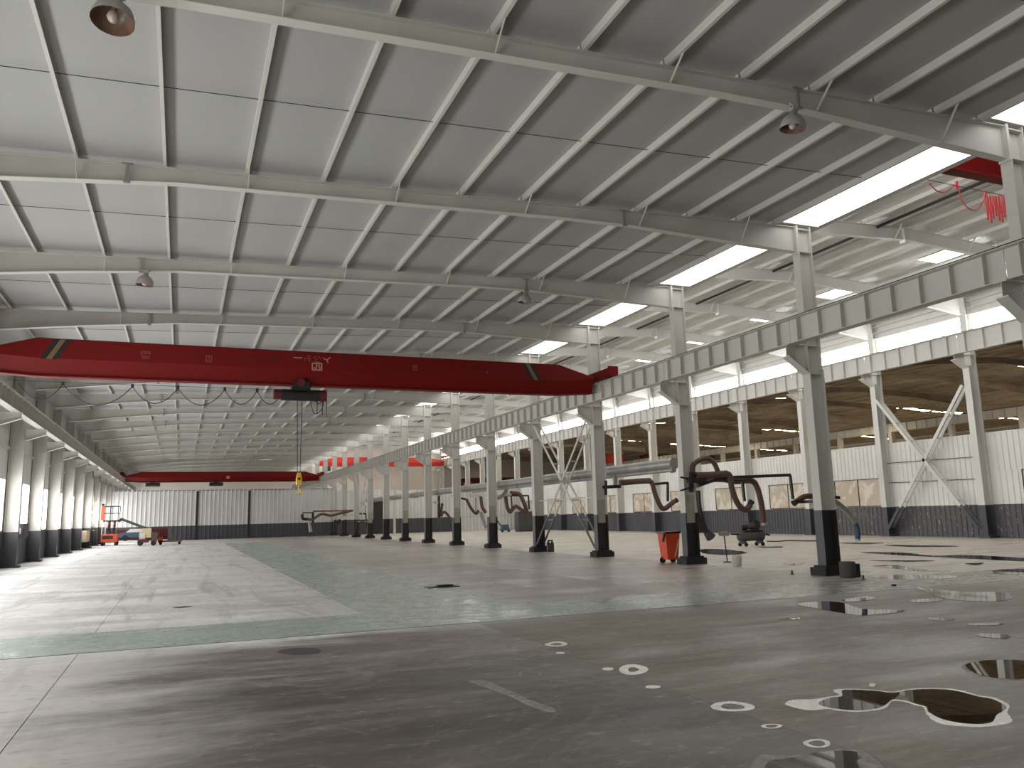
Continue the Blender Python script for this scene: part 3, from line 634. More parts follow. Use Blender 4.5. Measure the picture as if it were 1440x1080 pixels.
# light openings over the end zone behind the far partition
for j in range(14):
    k = 8 + j % 8; x = PX1[5 + (j * 3) % 7] + .12; y = FY(k) + 1.2 + (j % 3)
    glow_face(slab_sheet(x, rtop(x) + .10, x + 1.25, rtop(x + 1.25) + .10, y, y + .9, .02).build('roof_light', 'endlight', ce), (0, 0, -1))
for x in (20, 30): glow_face(MB().box(x, x + 1.2, YW + 4, YE - 4, r2top(x) + .02, r2top(x) + .04).build('roof_light', 'endlight', ce2), (0, 0, -1))
MB().tube([(24.7, 10, 12.42), (24.7, YE, 12.42)], .06, 8).build('conduit', 'blackmetal', ce2)

# ------------------------------------------------------------------ cross bracing
def brace(x, y0, y1, z0, z1, mat, lab, w=.09, gap=.28, dbl=True, base=None):
    e = empty('cross_brace', (x, (y0 + y1) / 2, 0), label=lab, cat='brace'); h = (y1 - y0) / 2
    for s in (-1, 1):
        for off in ((-gap / 2, gap / 2) if dbl else (0,)):
            f = max(0, (1.6 - z0) / (z1 - z0)); pm_ = (off, -s * h + 2 * s * h * f, z0 + (z1 - z0) * f)
            MB().bar(pm_, (off, s * h, z1), w, w * .35, (1, 0, 0)).build('brace_bar', mat, e)
            MB().bar((off, -s * h, z0), pm_, w, w * .35, (1, 0, 0)).build('brace_foot', 'dark', e)
        if dbl:
            for f in (.2, .35, .65, .8):
                p = Vector((0, -s * h + 2 * s * h * f, z0 + (z1 - z0) * f)); MB().bar(p + Vector((-gap / 2, 0, 0)), p + Vector((gap / 2, 0, 0)), .05).build('batten', mat, e)
    MB().box(-gap / 2, gap / 2, -.1, .1, (z0 + z1) / 2 - .1, (z0 + z1) / 2 + .1).build('gusset', mat, e)
    return e
e = brace(XC, FY(2) + .2, FY(3) - .2, .35, 5.75, 'steel', 'white crossed steel bracing between the third and fourth whole columns', .1, .34)
MB().bar((0, -2.7, 2.3), (0, 2.7, 2.3), .05).build('tie_rod', 'steel', e)
brace(XC, FY(9) + .2, FY(10) - .2, .35, 5.75, 'steel', 'distant crossed steel bracing near the far end of the column row', .1, .34)
e = brace(XR - .2, FY(2) + .25, FY(3) - .25, .45, 7.6, 'steel2', 'white doubled cross brace in front of the partition', .17, .34)
brace(XL - .2, FY(9) + .2, FY(10) - .2, .3, 5.2, 'steel', 'slim crossed bracing in a far bay of the window wall', .08, .2)

# ------------------------------------------------------------------ overhead cranes
def crane(x0, x1, y, z0, z1, mat, lab, taper=1.5, truck=True, wheelbase=2.6, rail=6.63):
    e = empty('overhead_crane', ((x0 + x1) / 2, y, z0), label=lab, cat='crane', group='overhead cranes')
    h = z1 - z0; xm = (x0 + x1) / 2; o = MB(); rz = rail - z0
    def sec(x, zt, zl):
        # U box on top, slanted skirts, bottom I-beam
        half = [(0.0, zt), (.29, zt), (.31, zt - .03), (.31, max(zl + .52, zl + .42 * (zt - zl))), (.13, zl + .14), (.10, zl + .06), (.17, zl + .04), (.17, zl), (0, zl)]
        return [(x - xm, b, c) for b, c in half] + [(x - xm, -b, c) for b, c in half[-2:0:-1]]
    st = [(x0 + .25, h * .62, .10), (x0 + taper + .2, h, 0), (x1 - taper - .2, h, 0), (x1 - .25, h * .62, .10)]
    rings = [sec(*s) for s in st]; n = len(rings[0]); vs = [v for r_ in rings for v in r_]
    fs = [(i * n + k, i * n + (k + 1) % n, (i + 1) * n + (k + 1) % n, (i + 1) * n + k) for i in range(3) for k in range(n)]
    fs += [tuple(range(n)), tuple(range(3 * n, 4 * n))[::-1]]
    o.add(vs, fs).build('main_girder', mat, e)
    if truck:
        for x in (x0, x1):
            tk = MB().box(x - xm - .13, x - xm + .13, -wheelbase / 2, wheelbase / 2, rz + .05, rz + .36).build('end_truck', mat, e)
            for s in (-1, 1):
                MB().prism([(s * (wheelbase / 2 - .28) + .16 * math.cos(a * .5236), rz + .165 + .16 * math.sin(a * .5236)) for a in range(12)], 0, x - xm - .05, x - xm + .05).build('wheel', 'cable', tk)
            MB().box(x - xm - .2, x - xm + .2, -wheelbase / 2 - .06, -wheelbase / 2, rz + .03, rz + .40).build('buffer_plate', mat, tk)
            MB().box(x - xm - .2, x - xm + .2, wheelbase / 2, wheelbase / 2 + .06, rz + .03, rz + .40).build('buffer_plate', mat, tk)
    return e, xm
YC = 26.9; ZC = 6.07
cr, xm = crane(-5.82, 14.58, YC, ZC, 7.2, 'red', 'large red overhead crane girder spanning the near hall, nearest crane')
yf = -.314
for sx, tilt in ((-3.62, 1), (11.75, -1)):
    for dx, mt in ((-.15, 'rubber'), (0, 'hazy'), (.15, 'rubber')):
        x = sx - xm + dx; t_ = .17 * tilt
        MB().prism([(x - t_ - .075, .5), (x - t_ + .075, .5), (x + t_ + .075, 1.10), (x + t_ - .075, 1.10)], 1, yf, yf + .004).build('hazard_stripe', mt, cr)
def sign(cx, cz, strokes, mat, name='lettering'):
    o = MB()
    for x0, z0, x1, z1, w in strokes: o.bar((cx - xm + x0, yf, cz - ZC + z0), (cx - xm + x1, yf, cz - ZC + z1), .005, w, (0, 0, 1) if abs(x1 - x0) > abs(z1 - z0) else (1, 0, 0))
    o.build(name, mat, cr)
# crane lettering: row of small characters above a framed emblem, faint characters along the girder
def glyph(cx, cz, s, strokes, mat='markfaint', w=.03): sign(cx, cz, [(a * s, b * s, c * s, d * s, w) for a, b, c, d in strokes], mat)
glyph(3.36, 6.97, .14, [(-1, 0, 1, 0)], 'mark')
glyph(3.68, 6.96, .12, [(-1, -.6, -.6, .2), (-.2, .7, .8, .7), (.3, .7, .1, 0), (-.3, 0, .9, 0), (.3, 0, .5, -.9)])
glyph(3.98, 6.96, .12, [(-.3, .8, -1, 0), (.3, .8, 1, 0), (0, .1, -.6, -.8), (-.6, -.8, .7, -.8)])
glyph(4.30, 6.97, .13, [(-1, .2, 0, -.2), (0, -.2, .9, .5), (0, -.2, .3, -1)], 'mark')
S_ = .15
sign(3.98, 6.70, [(-S_, S_ * .75, S_, S_ * .75, .045), (-S_, -S_ * .75, S_, -S_ * .75, .045), (-S_, -S_ * .8, -S_, S_ * .8, .045), (S_, -S_ * .8, S_, S_ * .8, .045), (-.02, -S_ * .8, -.02, S_ * .8, .04), (-.02, .08, .12, -.06, .03), (.07, -.1, .07, .1, .025), (-.13, -.05, -.05, -.05, .03)], 'mark', 'emblem')
glyph(-1.2, 6.82, .12, [(-1, .9, 1, .9), (-1, .4, 1, .4), (-1, .9, -1, -.1), (0, .9, 0, .3), (1, .9, 1, .2), (-1, -.3, 1, -.4), (-.8, -.8, .9, -.8)])
glyph(.62, 6.80, .10, [(-.9, .9, .9, .9), (-.8, .9, -.8, -.6), (0, .7, 0, -.5), (.8, .9, .8, -.6), (-1.1, -.9, 1.1, -.9)])
glyph(7.35, 6.82, .10, [(-.9, .8, .9, .8), (-.9, .1, .9, .1), (-.9, -.8, .9, -.8), (0, .8, 0, -.8), (-.9, .8, -.9, -.8)])
glyph(10.0, 6.75, .08, [(-.6, .6, .6, .6), (0, .6, 0, -.6)])
for x, z in ((2.62, 6.90), (4.82, 6.88)):
    MB().prism([(x - xm + .05 * math.cos(a * .6283), z - ZC + .05 * math.sin(a * .6283)) for a in range(10)], 1, yf - .002, yf + .003).build('bolt_hole', 'rubber', cr)
# hoist under the girder
hx = 3.5 - xm
ho = MB().tube([(hx - .62, 0, -.30), (hx + .62, 0, -.30)], .19, 16).build('hoist_drum', 'blackmetal', cr)
MB().tube([(hx - .86, 0, -.29), (hx - .60, 0, -.29)], .17, 14).build('hoist_motor', 'darkred', ho)
MB().tube([(hx + .60, 0, -.30), (hx + .84, 0, -.30)], .19, 14).build('gearbox', 'darkred', ho)
MB().box(hx - .3, hx + .3, -.2, .2, -.16, .02).box(hx - .26, hx + .26, -.28, -.2, -.1, .12).box(hx - .26, hx + .26, .2, .28, -.1, .12).build('trolley_frame', 'blackmetal', ho)
MB().tube([(hx - .02, -.36, .08), (hx - .02, -.24, .08)], .13, 14).build('trolley_motor', 'darkred', ho)
for dx in (-.10, .06): MB().bar((hx + dx, 0, -.4), (hx + dx * .5, 0, 3.1 - ZC), .022).build('wire_rope', 'cable', cr)
hk = MB().prism([(hx - .07, 2.82 - ZC), (hx + .07, 2.82 - ZC), (hx + .09, 3.0 - ZC), (hx + .05, 3.22 - ZC), (hx - .05, 3.22 - ZC), (hx - .09, 3.0 - ZC)], 1, -.08, .08).build('hook_block', 'yellow', cr)
hz = 2.62 - ZC
MB().tube([(hx, 0, 2.8 - ZC), (hx, 0, hz + .08)] + [(hx + .085 * math.sin(a), 0, hz - .02 + .085 * math.cos(a) - .0) for a in [i * .42 for i in range(1, 11)]], .024, 8).build('hook', 'yellow', hk)
MB().tube([(hx, -.085, 3.02 - ZC), (hx, .085, 3.02 - ZC)], .045, 12).build('sheave', 'blackmetal', hk)
# festoon cable on its wire, looping to the hoist
xs_ = [-4.6, -3.45, -1.55, -.25, 1.15, 2.15, 2.95]
MB().bar((-4.9 - xm, .25, -.1), (3.6 - xm, .25, -.1), .012).build('festoon_wire', 'cable', cr)
for a, b in zip(xs_, xs_[1:]):
    MB().tube(sag((a - xm, .25, -.16), (b - xm, .25, -.16), .30 + .16 * (b - a)), .014, 6).build('festoon_cable', 'cable', cr)
    MB().box(b - xm - .04, b - xm + .04, .21, .29, -.2, -.08).build('festoon_trolley', 'cable', cr)
MB().tube(sag((3.9 - xm, 0, -.3), (4.35 - xm, 0, -.12), .35), .016, 6).build('pendant_cable', 'cable', cr)
for dx, L in ((.55, .7), (.72, .75), (.86, .8)): MB().bar((hx + dx, 0, -.2), (hx + dx, 0, -.2 - L), .022).build('pendant_cable', 'cable', cr)
MB().tube(cat_curve([(hx + .3, -.05, -.45), (hx + .45, -.05, -.9), (hx + .7, 0, -.75), (hx + .78, 0, -.2)]), .014, 6).build('pendant_cable', 'cable', cr)
# other cranes
cr2, xm2 = crane(-5.82, 14.58, 93.5, 6.0, 7.12, 'red', 'distant red crane girder above the far partition of the near hall', 1.6)
for x in (-2.9, 3.4):
    hh = MB().tube([(x - xm2 - .7, 0, -.22), (x - xm2 + .7, 0, -.22)], .2, 10).box(x - xm2 - .3, x - xm2 + .3, -.2, .2, -.1, .06).build('hoist_drum', 'blackmetal', cr2)
MB().box(4.4 - xm2, 4.75 - xm2, -.32, -.312, .35, .65).build('emblem', 'mark', cr2)
cr3, xm3 = crane(15.88, 36.0, 13.5, 10.0, 11.1, 'red', 'red crane of the tall side hall glimpsed beside the nearest column', 1.6, rail=10.22)
cr4, xm4 = crane(17.2, 35.75, 113.5, 8.95, 10.25, 'brightred', 'bright red crane at the far end of the side hall, behind the column row', 2.4, rail=10.22)
MB().box(18.0 - xm4, 19.0 - xm4, -.3, .3, -.6, 0).build('hoist_drum', 'blackmetal', cr4)
cr5, xm5 = crane(58.5, 71.2, 96.5, 8.72, 9.6, 'darkred', 'dark red crane in the farthest low hall, seen over and under the slender girder', 1.0, truck=False)
MB().box(53.4 - xm5, 55.8 - xm5, -.5, .5, -.4, .75).build('crane_end_box', 'brightred', cr5)  # stands for the bright end of the red crane, apart from its girder
cr6, xm6 = crane(37.6, 56.9, 112.5, 6.45, 7.25, 'darkred', 'dark red crane low beyond the far end of the partition', 1.0, truck=False)
for x in (38.0, 56.5): MB().box(x - xm6 - .15, x - xm6 + .15, -.25, .25, -6.45, .3).build('gantry_leg', 'darkred', cr6)

# red festoon bundle of the side hall crane
fe = empty('festoon_cable', tuple(at(1400, 290, 13.3)), label='bunched red flat festoon cable hanging beside the nearest column', cat='cable'); B = Vector(fe.location)
for i in range(9):
    u0 = 1384 + i * 4.0; p = at(u0, 275, 13.25 + .03 * (i % 3)) - B; q = at(u0 + 3.2, 276, 13.25 + .03 * (i % 3)) - B
    MB().tube(sag(p, q, .62 + .09 * math.sin(i * 1.7), 14), .02, 6).build('cable_loop', 'redcable', fe)
pts = [at(u, v, 13.3) - B for u, v in ((1307, 258), (1317, 268), (1330, 270), (1345, 261), (1352, 280), (1362, 293), (1374, 295), (1382, 284), (1387, 275))]
MB().tube(cat_curve(pts, 5), .013, 6).build('cable_loop', 'redcable', fe)
MB().bar(at(1300, 252, 13.3) - B, at(1422, 277, 13.3) - B, .012).build('carrier_wire', 'cable', fe)
for u, v in ((1345, 260), (1385, 275)): MB().bar(at(u, v - 5, 13.3) - B, at(u, v + 5, 13.3) - B, .05).build('cable_clip', 'redcable', fe)

for u, v in ((1304, 253), (1422, 277)):
    p = at(u, v, 13.3) - B; MB().bar(p, (p.x, p.y, 10.03 - B.z), .02).build('hanger', 'cable', fe)

# ------------------------------------------------------------------ fume ducts along the columns
du = empty('exhaust_duct', (15.98, 24.0, 3.28), label='grey galvanised exhaust duct running behind the tall column row', cat='duct')
for j in range(9):
    a = j * 5.6; MB().tube([(0, a, .06), (0, a + 5.5, .06)], .20, 14).build('duct_section', 'duct', du)
    MB().tube([(0, a + 5.45, .06), (0, a + 5.65, .06)], .225, 14).build('duct_joint', 'duct', du)
for j in range(3): MB().tube([(-.10, j * 7.0 + .1, -.17), (-.10, j * 7.0 + 7.0, -.17)], .075, 10).build('side_pipe', 'duct', du)
MB().tube([(-.1, -.1, -.17), (-.1, .1, -.17)], .10, 12).build('end_cap', 'duct', du)
for k in range(2, 9):
    MB().box(-.45, .2, FY(k) - 24 - .03, FY(k) - 24 + .03, -.20, -.14).build('duct_bracket', 'steel', du)

def arm(k, Y, lab, base_uv):
    return empty('fume_arm', tuple(at(*base_uv, Y)), label=lab, cat='extraction arm', group='fume extraction arms on the column row')
def hose(e, pts, Y, r, mat='hose', name='hose', dy=0, n=6):
    B = Vector(e.location); P = [at(p[0], p[1], Y + (p[2] if len(p) > 2 else dy)) - B for p in pts]
    C = cat_curve(P, n)
    if mat in ('hose', 'blackmetal') and name == 'hose':       # ribbed flexible hose
        D = []; R = []
        for i in range(len(C) - 1):
            D += [C[i], C[i].lerp(C[i + 1], .5)]; R += [r * 1.05, r * .92]
        D.append(C[-1]); R.append(r); MB().tube(D, R, 10).build(name, mat, e)
    else: MB().tube(C, r, 10).build(name, mat, e)
def rod(e, a, b, Y, w, mat='blackmetal', name='support_bar'):
    B = Vector(e.location); MB().bar(at(a[0], a[1], Y) - B, at(b[0], b[1], Y) - B, w).build(name, mat, e)
def nozzle(e, a, b, Y, r, mat='blackmetal', name='nozzle'):
    B = Vector(e.location); p = at(*a, Y) - B; q = at(*b, Y) - B; MB().tube([p, p.lerp(q, .4), q], [r * .8, r, r * 1.25], 12).build(name, mat, e)
# first whole column: hoses behind it
A = arm(0, 17.0, 'fume arm behind the nearest whole column, one nozzle out, one blue hose down', (1160, 705))
hose(A, [(1160, 703), (1143, 698), (1130, 699), (1122, 704)], 17.0, .075); nozzle(A, (1124, 702), (1116, 708), 17.0, .07)
hose(A, [(1160, 700), (1178, 708), (1195, 724), (1203, 735)], 17.0, .075, 'duct', 'arm_tube')
hose(A, [(1202, 733), (1206, 745), (1206, 759)], 17.0, .07, 'blue'); nozzle(A, (1206, 757), (1206, 761), 17.0, .07, 'plastic', 'hose_end')
rod(A, (1150, 696), (1180, 700), 17.0, .08)
B0 = Vector(A.location); MB().bar(Vector((XC, 16.22, B0.z)) - B0, Vector((XC, 17.05, B0.z)) - B0, .08).build('wall_bracket', 'blackmetal', A)
# second column: big brown arm
A = arm(1, 21.98, 'large double brown fume arm on the column with the orange bin', (975, 672))
Y = 21.98
rod(A, (968, 675), (992, 676), Y, .16, name='swivel_hub'); rod(A, (972, 664), (972, 692), Y, .10, name='swivel_post')
rod(A, (957, 671), (985, 678), Y, .05); rod(A, (957, 690), (975, 684), Y, .05)
hose(A, [(978, 669), (1000, 668), (1022, 666)], Y, .115, 'hose', 'arm_tube', 0, 3)
hose(A, [(1018, 666), (1026, 669), (1030, 690), (1038, 709), (1048, 717), (1055, 710)], Y, .10); nozzle(A, (1052, 713), (1057, 705), Y, .085)
hose(A, [(974, 668), (975, 654), (984, 647), (996, 645), (1004, 651), (1010, 664)], Y, .085, 'hose', 'hose', .12)
hose(A, [(980, 682), (996, 675), (1015, 674), (1035, 677), (1056, 676), (1064, 684), (1070, 705), (1074, 735)], Y, .10, 'hose', 'hose', .45)
nozzle(A, (1073, 730), (1075, 738), Y + .45, .09, 'duct')
rod(A, (984, 682), (1010, 673), Y, .1); rod(A, (1010, 672), (1111, 668), Y + .3, .10); rod(A, (1111, 668), (1115, 702), Y + .3, .075)
rod(A, (1044, 678), (1047, 705), Y + .1, .075)
hose(A, [(982, 690), (983, 708), (987, 728), (994, 748)], Y, .07, 'blackmetal')
nozzle(A, (993, 747), (1000, 756), Y, .13, 'concrete', 'hood')
# third column
A = arm(2, 27.98, 'brown fume arm with drooping hose on the third whole column', (852, 684)); Y = 27.98
rod(A, (848, 685), (872, 684), Y, .13, name='swivel_hub'); rod(A, (852, 676), (852, 696), Y, .08, name='swivel_post'); rod(A, (865, 668), (865, 682), Y, .12, 'duct', 'drop_pipe')
hose(A, [(872, 679), (895, 677), (914, 676)], Y, .12, 'hose', 'arm_tube', 0, 3)
hose(A, [(912, 676), (917, 680), (922, 697), (929, 712), (935, 715), (948, 705)], Y, .10); nozzle(A, (946, 707), (952, 703), Y, .085)
rod(A, (918, 681), (939, 679), Y, .1); rod(A, (939, 679), (939, 705), Y, .08)
# fifth and sixth
A = arm(4, 40.5, 'fume arm with white bracket and zigzag hose on the fifth whole column', (700, 698)); Y = 40.5
rod(A, (684, 700), (719, 695), Y, .12, 'steel', 'bracket_bar'); hose(A, [(700, 701), (708, 696), (712, 690), (712, 688)], Y, .10, 'duct', 'arm_tube')
hose(A, [(711, 698), (713, 712), (717, 720), (721, 716), (726, 712), (735, 718), (742, 721)], Y, .10)
hose(A, [(718, 693), (730, 695), (735, 703), (741, 719)], Y, .11); rod(A, (711, 697), (743, 697), Y, .08); rod(A, (743, 697), (744, 716), Y, .07); rod(A, (719, 698), (720, 714), Y, .06)
A = arm(5, 46.5, 'thin fume arm with two drooping hoses on the sixth whole column', (642, 698)); Y = 46.5
hose(A, [(635, 697), (645, 700), (655, 702)], Y, .06, 'blackmetal', 'arm_tube'); rod(A, (658, 698), (677, 697), Y, .1, 'steel', 'bracket_bar')
hose(A, [(656, 702), (662, 714), (669, 722), (673, 718)], Y, .09); hose(A, [(676, 698), (678, 712), (683, 721)], Y, .10); hose(A, [(676, 720), (681, 735), (684, 742)], Y, .11, 'duct', 'arm_tube')
rod(A, (669, 700), (669, 718), Y, .04)
A = arm(6, 52.5, 'pale folded fume arm on the seventh whole column', (615, 706)); Y = 52.5
rod(A, (609, 707), (623, 706), Y, .15, 'plastic', 'bracket_bar'); hose(A, [(617, 697), (617, 707), (617, 728)], Y, .10, 'blackmetal'); hose(A, [(622, 708), (620, 725), (624, 720), (629, 723), (633, 730)], Y, .09)
A = arm(11, 81.85, 'long reddish fume arm reaching over the floor near the far partition', (500, 722)); Y = 81.85
rod(A, (440, 719), (497, 718), Y, .14, 'hose', 'arm_tube'); rod(A, (425, 721), (441, 721), Y, .1); hose(A, [(495, 718), (478, 722), (465, 725), (452, 723), (440, 730), (432, 730)], Y, .13)
hose(A, [(432, 730), (426, 729), (425, 723)], Y, .16, 'blackmetal'); rod(A, (440, 720), (440, 735), Y, .2); nozzle(A, (434, 732), (437, 748), Y, .14, 'duct')
A = arm(10, 76.5, 'dark jointed fume arm slanting down by the far columns', (515, 722)); Y = 76.5
rod(A, (498, 722), (530, 723), Y, .16); rod(A, (501, 721), (478, 732), Y, .16, 'plastic', 'arm_tube'); nozzle(A, (479, 731), (474, 738), Y, .2); rod(A, (514, 712), (515, 740), Y, .1)

# ------------------------------------------------------------------ things on the floor
def wheel(o, c, r, w, axis='y', n=14):
    d = Vector((0, w / 2, 0)) if axis == 'y' else Vector((w / 2, 0, 0)); c = Vector(c); return o.tube([c - d, c + d], r, n)
# orange wheeled bin beside the second column
e = empty('wheeled_bin', (15.02, 23.15, 0), label='orange wheeled bin standing behind the second whole column', cat='bin')
def taperbox(o, a, b, z0, z1, cx=0, cy=0):
    vs = [(cx + sx * s[0], cy + sy * s[1], z) for s, z in ((a, z0), (b, z1)) for sx, sy in ((-1, -1), (1, -1), (1, 1), (-1, 1))]
    return o.add(vs, [(3, 2, 1, 0), (4, 5, 6, 7)] + [(i, (i + 1) % 4, (i + 1) % 4 + 4, i + 4) for i in range(4)])
taperbox(MB(), (.2, .2), (.27, .25), .12, .96).build('body', 'orange', e); MB().box(-.3, .3, -.28, .28, .96, 1.02).build('lid', 'blackmetal', e)
for s in (-1, 1): wheel(MB(), (s * .2, .12, .1), .1, .06).build('wheel', 'rubber', e)
MB().bar((-.28, -.2, 1.0), (-.36, -.2, .7), .05).build('handle', 'blackmetal', e); MB().bar((.05, -.24, .2), (.22, -.26, .75), .03).build('strap', 'cream', e)
# air compressor
p = gnd(1057, 768); e = empty('air_compressor', (p.x, p.y, 0), label='dusty grey air compressor on wheels in the side hall', cat='compressor'); e.scale = (1.12, 1.12, 1.12)
MB().tube([(-.62, 0, .42), (-.56, 0, .42), (.56, 0, .42), (.62, 0, .42)], [.12, .21, .21, .12], 16).build('tank', 'concrete', e)
for x in (-.42, .42):
    for y in (-.2, .2): wheel(MB(), (x, y, .08), .08, .05).build('wheel', 'rubber', e); 
    MB().box(x - .04, x + .04, -.18, .18, .1, .26).build('axle_bracket', 'blackmetal', e)
MB().box(-.5, .5, -.17, .17, .62, .66).build('deck', 'blackmetal', e)
pu = MB().tube([(-.12, 0, .84), (.12, 0, .84)], .15, 14).build('pump_head', 'concrete', e)
for a in (-.4, 0, .4): MB().bar((0, 0, .84), (.0 + .22 * math.sin(a), 0, .84 + .22 * math.cos(a)), .11).build('cylinder_fin', 'concrete', pu)
MB().tube([(.26, -.04, .84), (.26, .04, .84)], .22, 16).build('belt_guard', 'blackmetal', e)
MB().tube([(-.5, 0, .78), (-.2, 0, .78)], .12, 12).build('motor', 'blackmetal', e)
MB().bar((-.62, 0, .5), (-1.0, 0, .52), .06).build('handle', 'blackmetal', e); MB().bar((.62, 0, .48), (.95, 0, .42), .07).build('drain_pipe', 'blackmetal', e)
cbl = [gnd(1078, 762), gnd(1095, 762), gnd(1110, 761), gnd(1140, 761.5), gnd(1165, 760)]
o = MB().tube([Vector((q.x, q.y, .03)) for q in cat_curve(cbl, 5)], .03, 6).build('air_hose', 'rubber'); tag(o, 'black air hose lying on the floor beside the compressor', 'hose')
# stand, bucket, small block
p = gnd(1023, 791); e = empty('floor_stand', (p.x, p.y, 0), label='thin black pole stand with a grey tray top', cat='stand')
MB().lathe([(.0, .03), (.13, .03), (.14, 0)], (0, 0, 0), 16).build('foot', 'blackmetal', e); MB().tube([(0, 0, .02), (-.06, 0, .85)], .02, 8).build('pole', 'blackmetal', e)
taperbox(MB(), (.12, .1), (.16, .12), .85, .98, -.06).build('tray', 'duct', e)
p = gnd(1037, 796); e = empty('bucket', (p.x, p.y, 0), label='cloudy white plastic bucket standing beside the pole stand', cat='bucket')
MB().lathe([(0, 0), (.125, 0), (.15, .30), (.16, .31), (.145, .31), (.12, .02), (0, .02)], (0, 0, 0), 18).build('body', 'plastic', e)
MB().tube([(.15 * math.cos(a), .02, .29 + .05 * math.sin(a)) for a in [i * math.pi / 8 for i in range(9)]], .006, 6).build('handle', 'cable', e)
p = gnd(1184, 812); e = empty('concrete_block', (p.x + .08, p.y - .12, 0), label='stained grey drum block against the foot of the nearest whole column', cat='block')
MB().tube([(0, 0, 0), (0, 0, .02), (0, 0, .36), (0, 0, .38)], [.17, .19, .19, .17], 18).build('drum', 'concrete', e); MB().box(.12, .3, -.1, .14, 0, .32).build('side_block', 'blackmetal', e)
p = gnd(774, 776); e = empty('fire_extinguisher', (p.x, p.y, 0), label='dark fire extinguisher box at the foot of the braced fourth column', cat='extinguisher')
MB().tube([(-.09, 0, 0), (-.09, 0, .38), (-.09, 0, .44), (-.09, 0, .5)], [.085, .085, .05, .03], 12).build('cylinder', 'blackmetal', e)
MB().tube([(.1, 0, 0), (.1, 0, .36), (.1, 0, .42), (.1, 0, .47)], [.085, .085, .05, .03], 12).build('cylinder', 'blackmetal', e); MB().box(-.12, .13, -.03, .03, .47, .53).build('handle', 'blackmetal', e)
# small litter near the lane
p = gnd(620, 826); e = MB().box(p.x - .35, p.x + .45, p.y - .1, p.y + .25, 0, .02).box(p.x - .1, p.x + .3, p.y - .05, p.y + .15, .02, .06).build('flat_scrap', 'blackmetal'); tag(e, 'flat dark scrap lying at the corner of the green lanes', 'scrap')
# bolts left standing in the floor
for i, (u, v) in enumerate(((1214, 815), (1114, 808), (1257, 824))):
    q = gnd(u, v); o = MB().tube([(q.x, q.y, 0), (q.x, q.y, .10 if i < 2 else .04)], .025 if i < 2 else .05, 8).tube([(q.x, q.y, 0), (q.x, q.y, .02)], .05, 8).build('floor_bolt', 'blackmetal')
    tag(o, ['short anchor bolt standing in the floor beyond the nearest column base', 'short anchor bolt standing in the floor left of the nearest column base', 'round dark bolt cap in the worn lane'][i], 'bolt')
# dark cabinet and heap by the partition
p = gnd(739, 747); e = empty('steel_cabinet', (32.2, 76.0, 0), label='dark grey steel cabinet behind the zigzag fume hose', cat='cabinet')
MB().box(-.75, .75, -.5, .5, .08, 2.0).build('body', 'dark', e); MB().box(-.72, -.02, -.53, -.5, .15, 1.92).build('door', 'concrete', e); MB().box(.02, .72, -.53, -.5, .15, 1.92).build('door', 'concrete', e); MB().box(-.75, .75, -.45, .45, 0, .08).build('plinth', 'rubber', e)
e = empty('welding_cart', (30.2, 76.2, 0), label='small blue welding cart beside the dark cabinet', cat='cart')
taperbox(MB(), (.45, .3), (.3, .25), .15, .75).build('body', 'blue', e); MB().bar((-.4, 0, .6), (-.8, 0, 1.15), .1).build('handle', 'blackmetal', e)
for s in (-1, 1): wheel(MB(), (s * .35, -.2, .15), .15, .08).build('wheel', 'rubber', e)
# electrical boxes on the window wall
for y, z0, z1, w, mt, lab in ((41.9, 1.25, 1.85, 1.3, 'dark', 'dark electrical cabinet on the window wall, nearest wall box'), (68.5, .5, 1.3, 2.2, 'cream', 'beige wall box at the far end of the window wall')):
    e = empty('wall_box', (-6.9, y, z0), label=lab, cat='electrical box')
    MB().box(0, .5, -w / 2, w / 2, 0, z1 - z0).build('housing', mt, e); MB().box(.5, .52, -w / 2 + .06, w / 2 - .06, .05, z1 - z0 - .05).build('cover', mt, e); MB().box(.1, .42, -w / 2 - .02, -w / 2, .15, .4).build('label_plate', 'plastic', e)
    MB().box(-.06, 0, -.2, .2, .1, .4).build('wall_mount', 'blackmetal', e)

# ------------------------------------------------------------------ machines by the far door
e = empty('scissor_lift', (-5.45, 76.0, 0), label='orange scissor lift with guard rails by the far window wall', cat='lift')
MB().box(-.6, .6, -1.1, 1.1, .3, .95).build('chassis', 'orange', e)
MB().box(-.5, .3, -1.13, -1.1, .55, .8).build('control_panel', 'blackmetal', e)
for s in (-1, 1):
    for y in (-.8, .8): wheel(MB(), (s * .5, y, .26), .26, .2, 'x').build('wheel', 'rubber', e)
for j in range(3):
    z = .98 + j * .32
    for s in (-1, 1): MB().bar((-.1, -s * .95, z), (-.1, s * .95, z + .32), .09).bar((.3, -s * .95, z), (.3, s * .95, z + .32), .09).build('scissor_arm', 'orange' if j == 2 else 'blackmetal', e)
MB().box(-.6, .6, -1.1, 1.1, 1.95, 2.08).build('platform', 'blackmetal', e)
for z in (2.65, 3.22): MB().bar((-.6, -1.1, z), (.6, -1.1, z), .05).bar((-.6, 1.1, z), (.6, 1.1, z), .05).bar((-.6, -1.1, z), (-.6, 1.1, z), .05).bar((.6, -1.1, z), (.6, 1.1, z), .05).build('guard_rail', 'blackmetal', e)
for x in (-.6, 0, .6):
    for y in (-1.1, 1.1): MB().bar((x, y, 2.08), (x, y, 3.22), .05).build('rail_post', 'orange' if x < -.5 else 'blackmetal', e)
MB().box(-.66, -.46, -1.2, -1.1, 2.1, 3.25).build('control_mast', 'orange', e); MB().lathe([(0, .2), (.1, .15), (.12, .05), (.08, 0)], (-.56, -1.15, 3.25), 10).build('beacon', 'blackmetal', e)
MB().bar((-.55, -1.15, .9), (-.55, -1.15, 2.1), .06).bar((-.3, -1.15, .9), (-.3, -1.15, 2.0), .06).build('ladder', 'plastic', e)
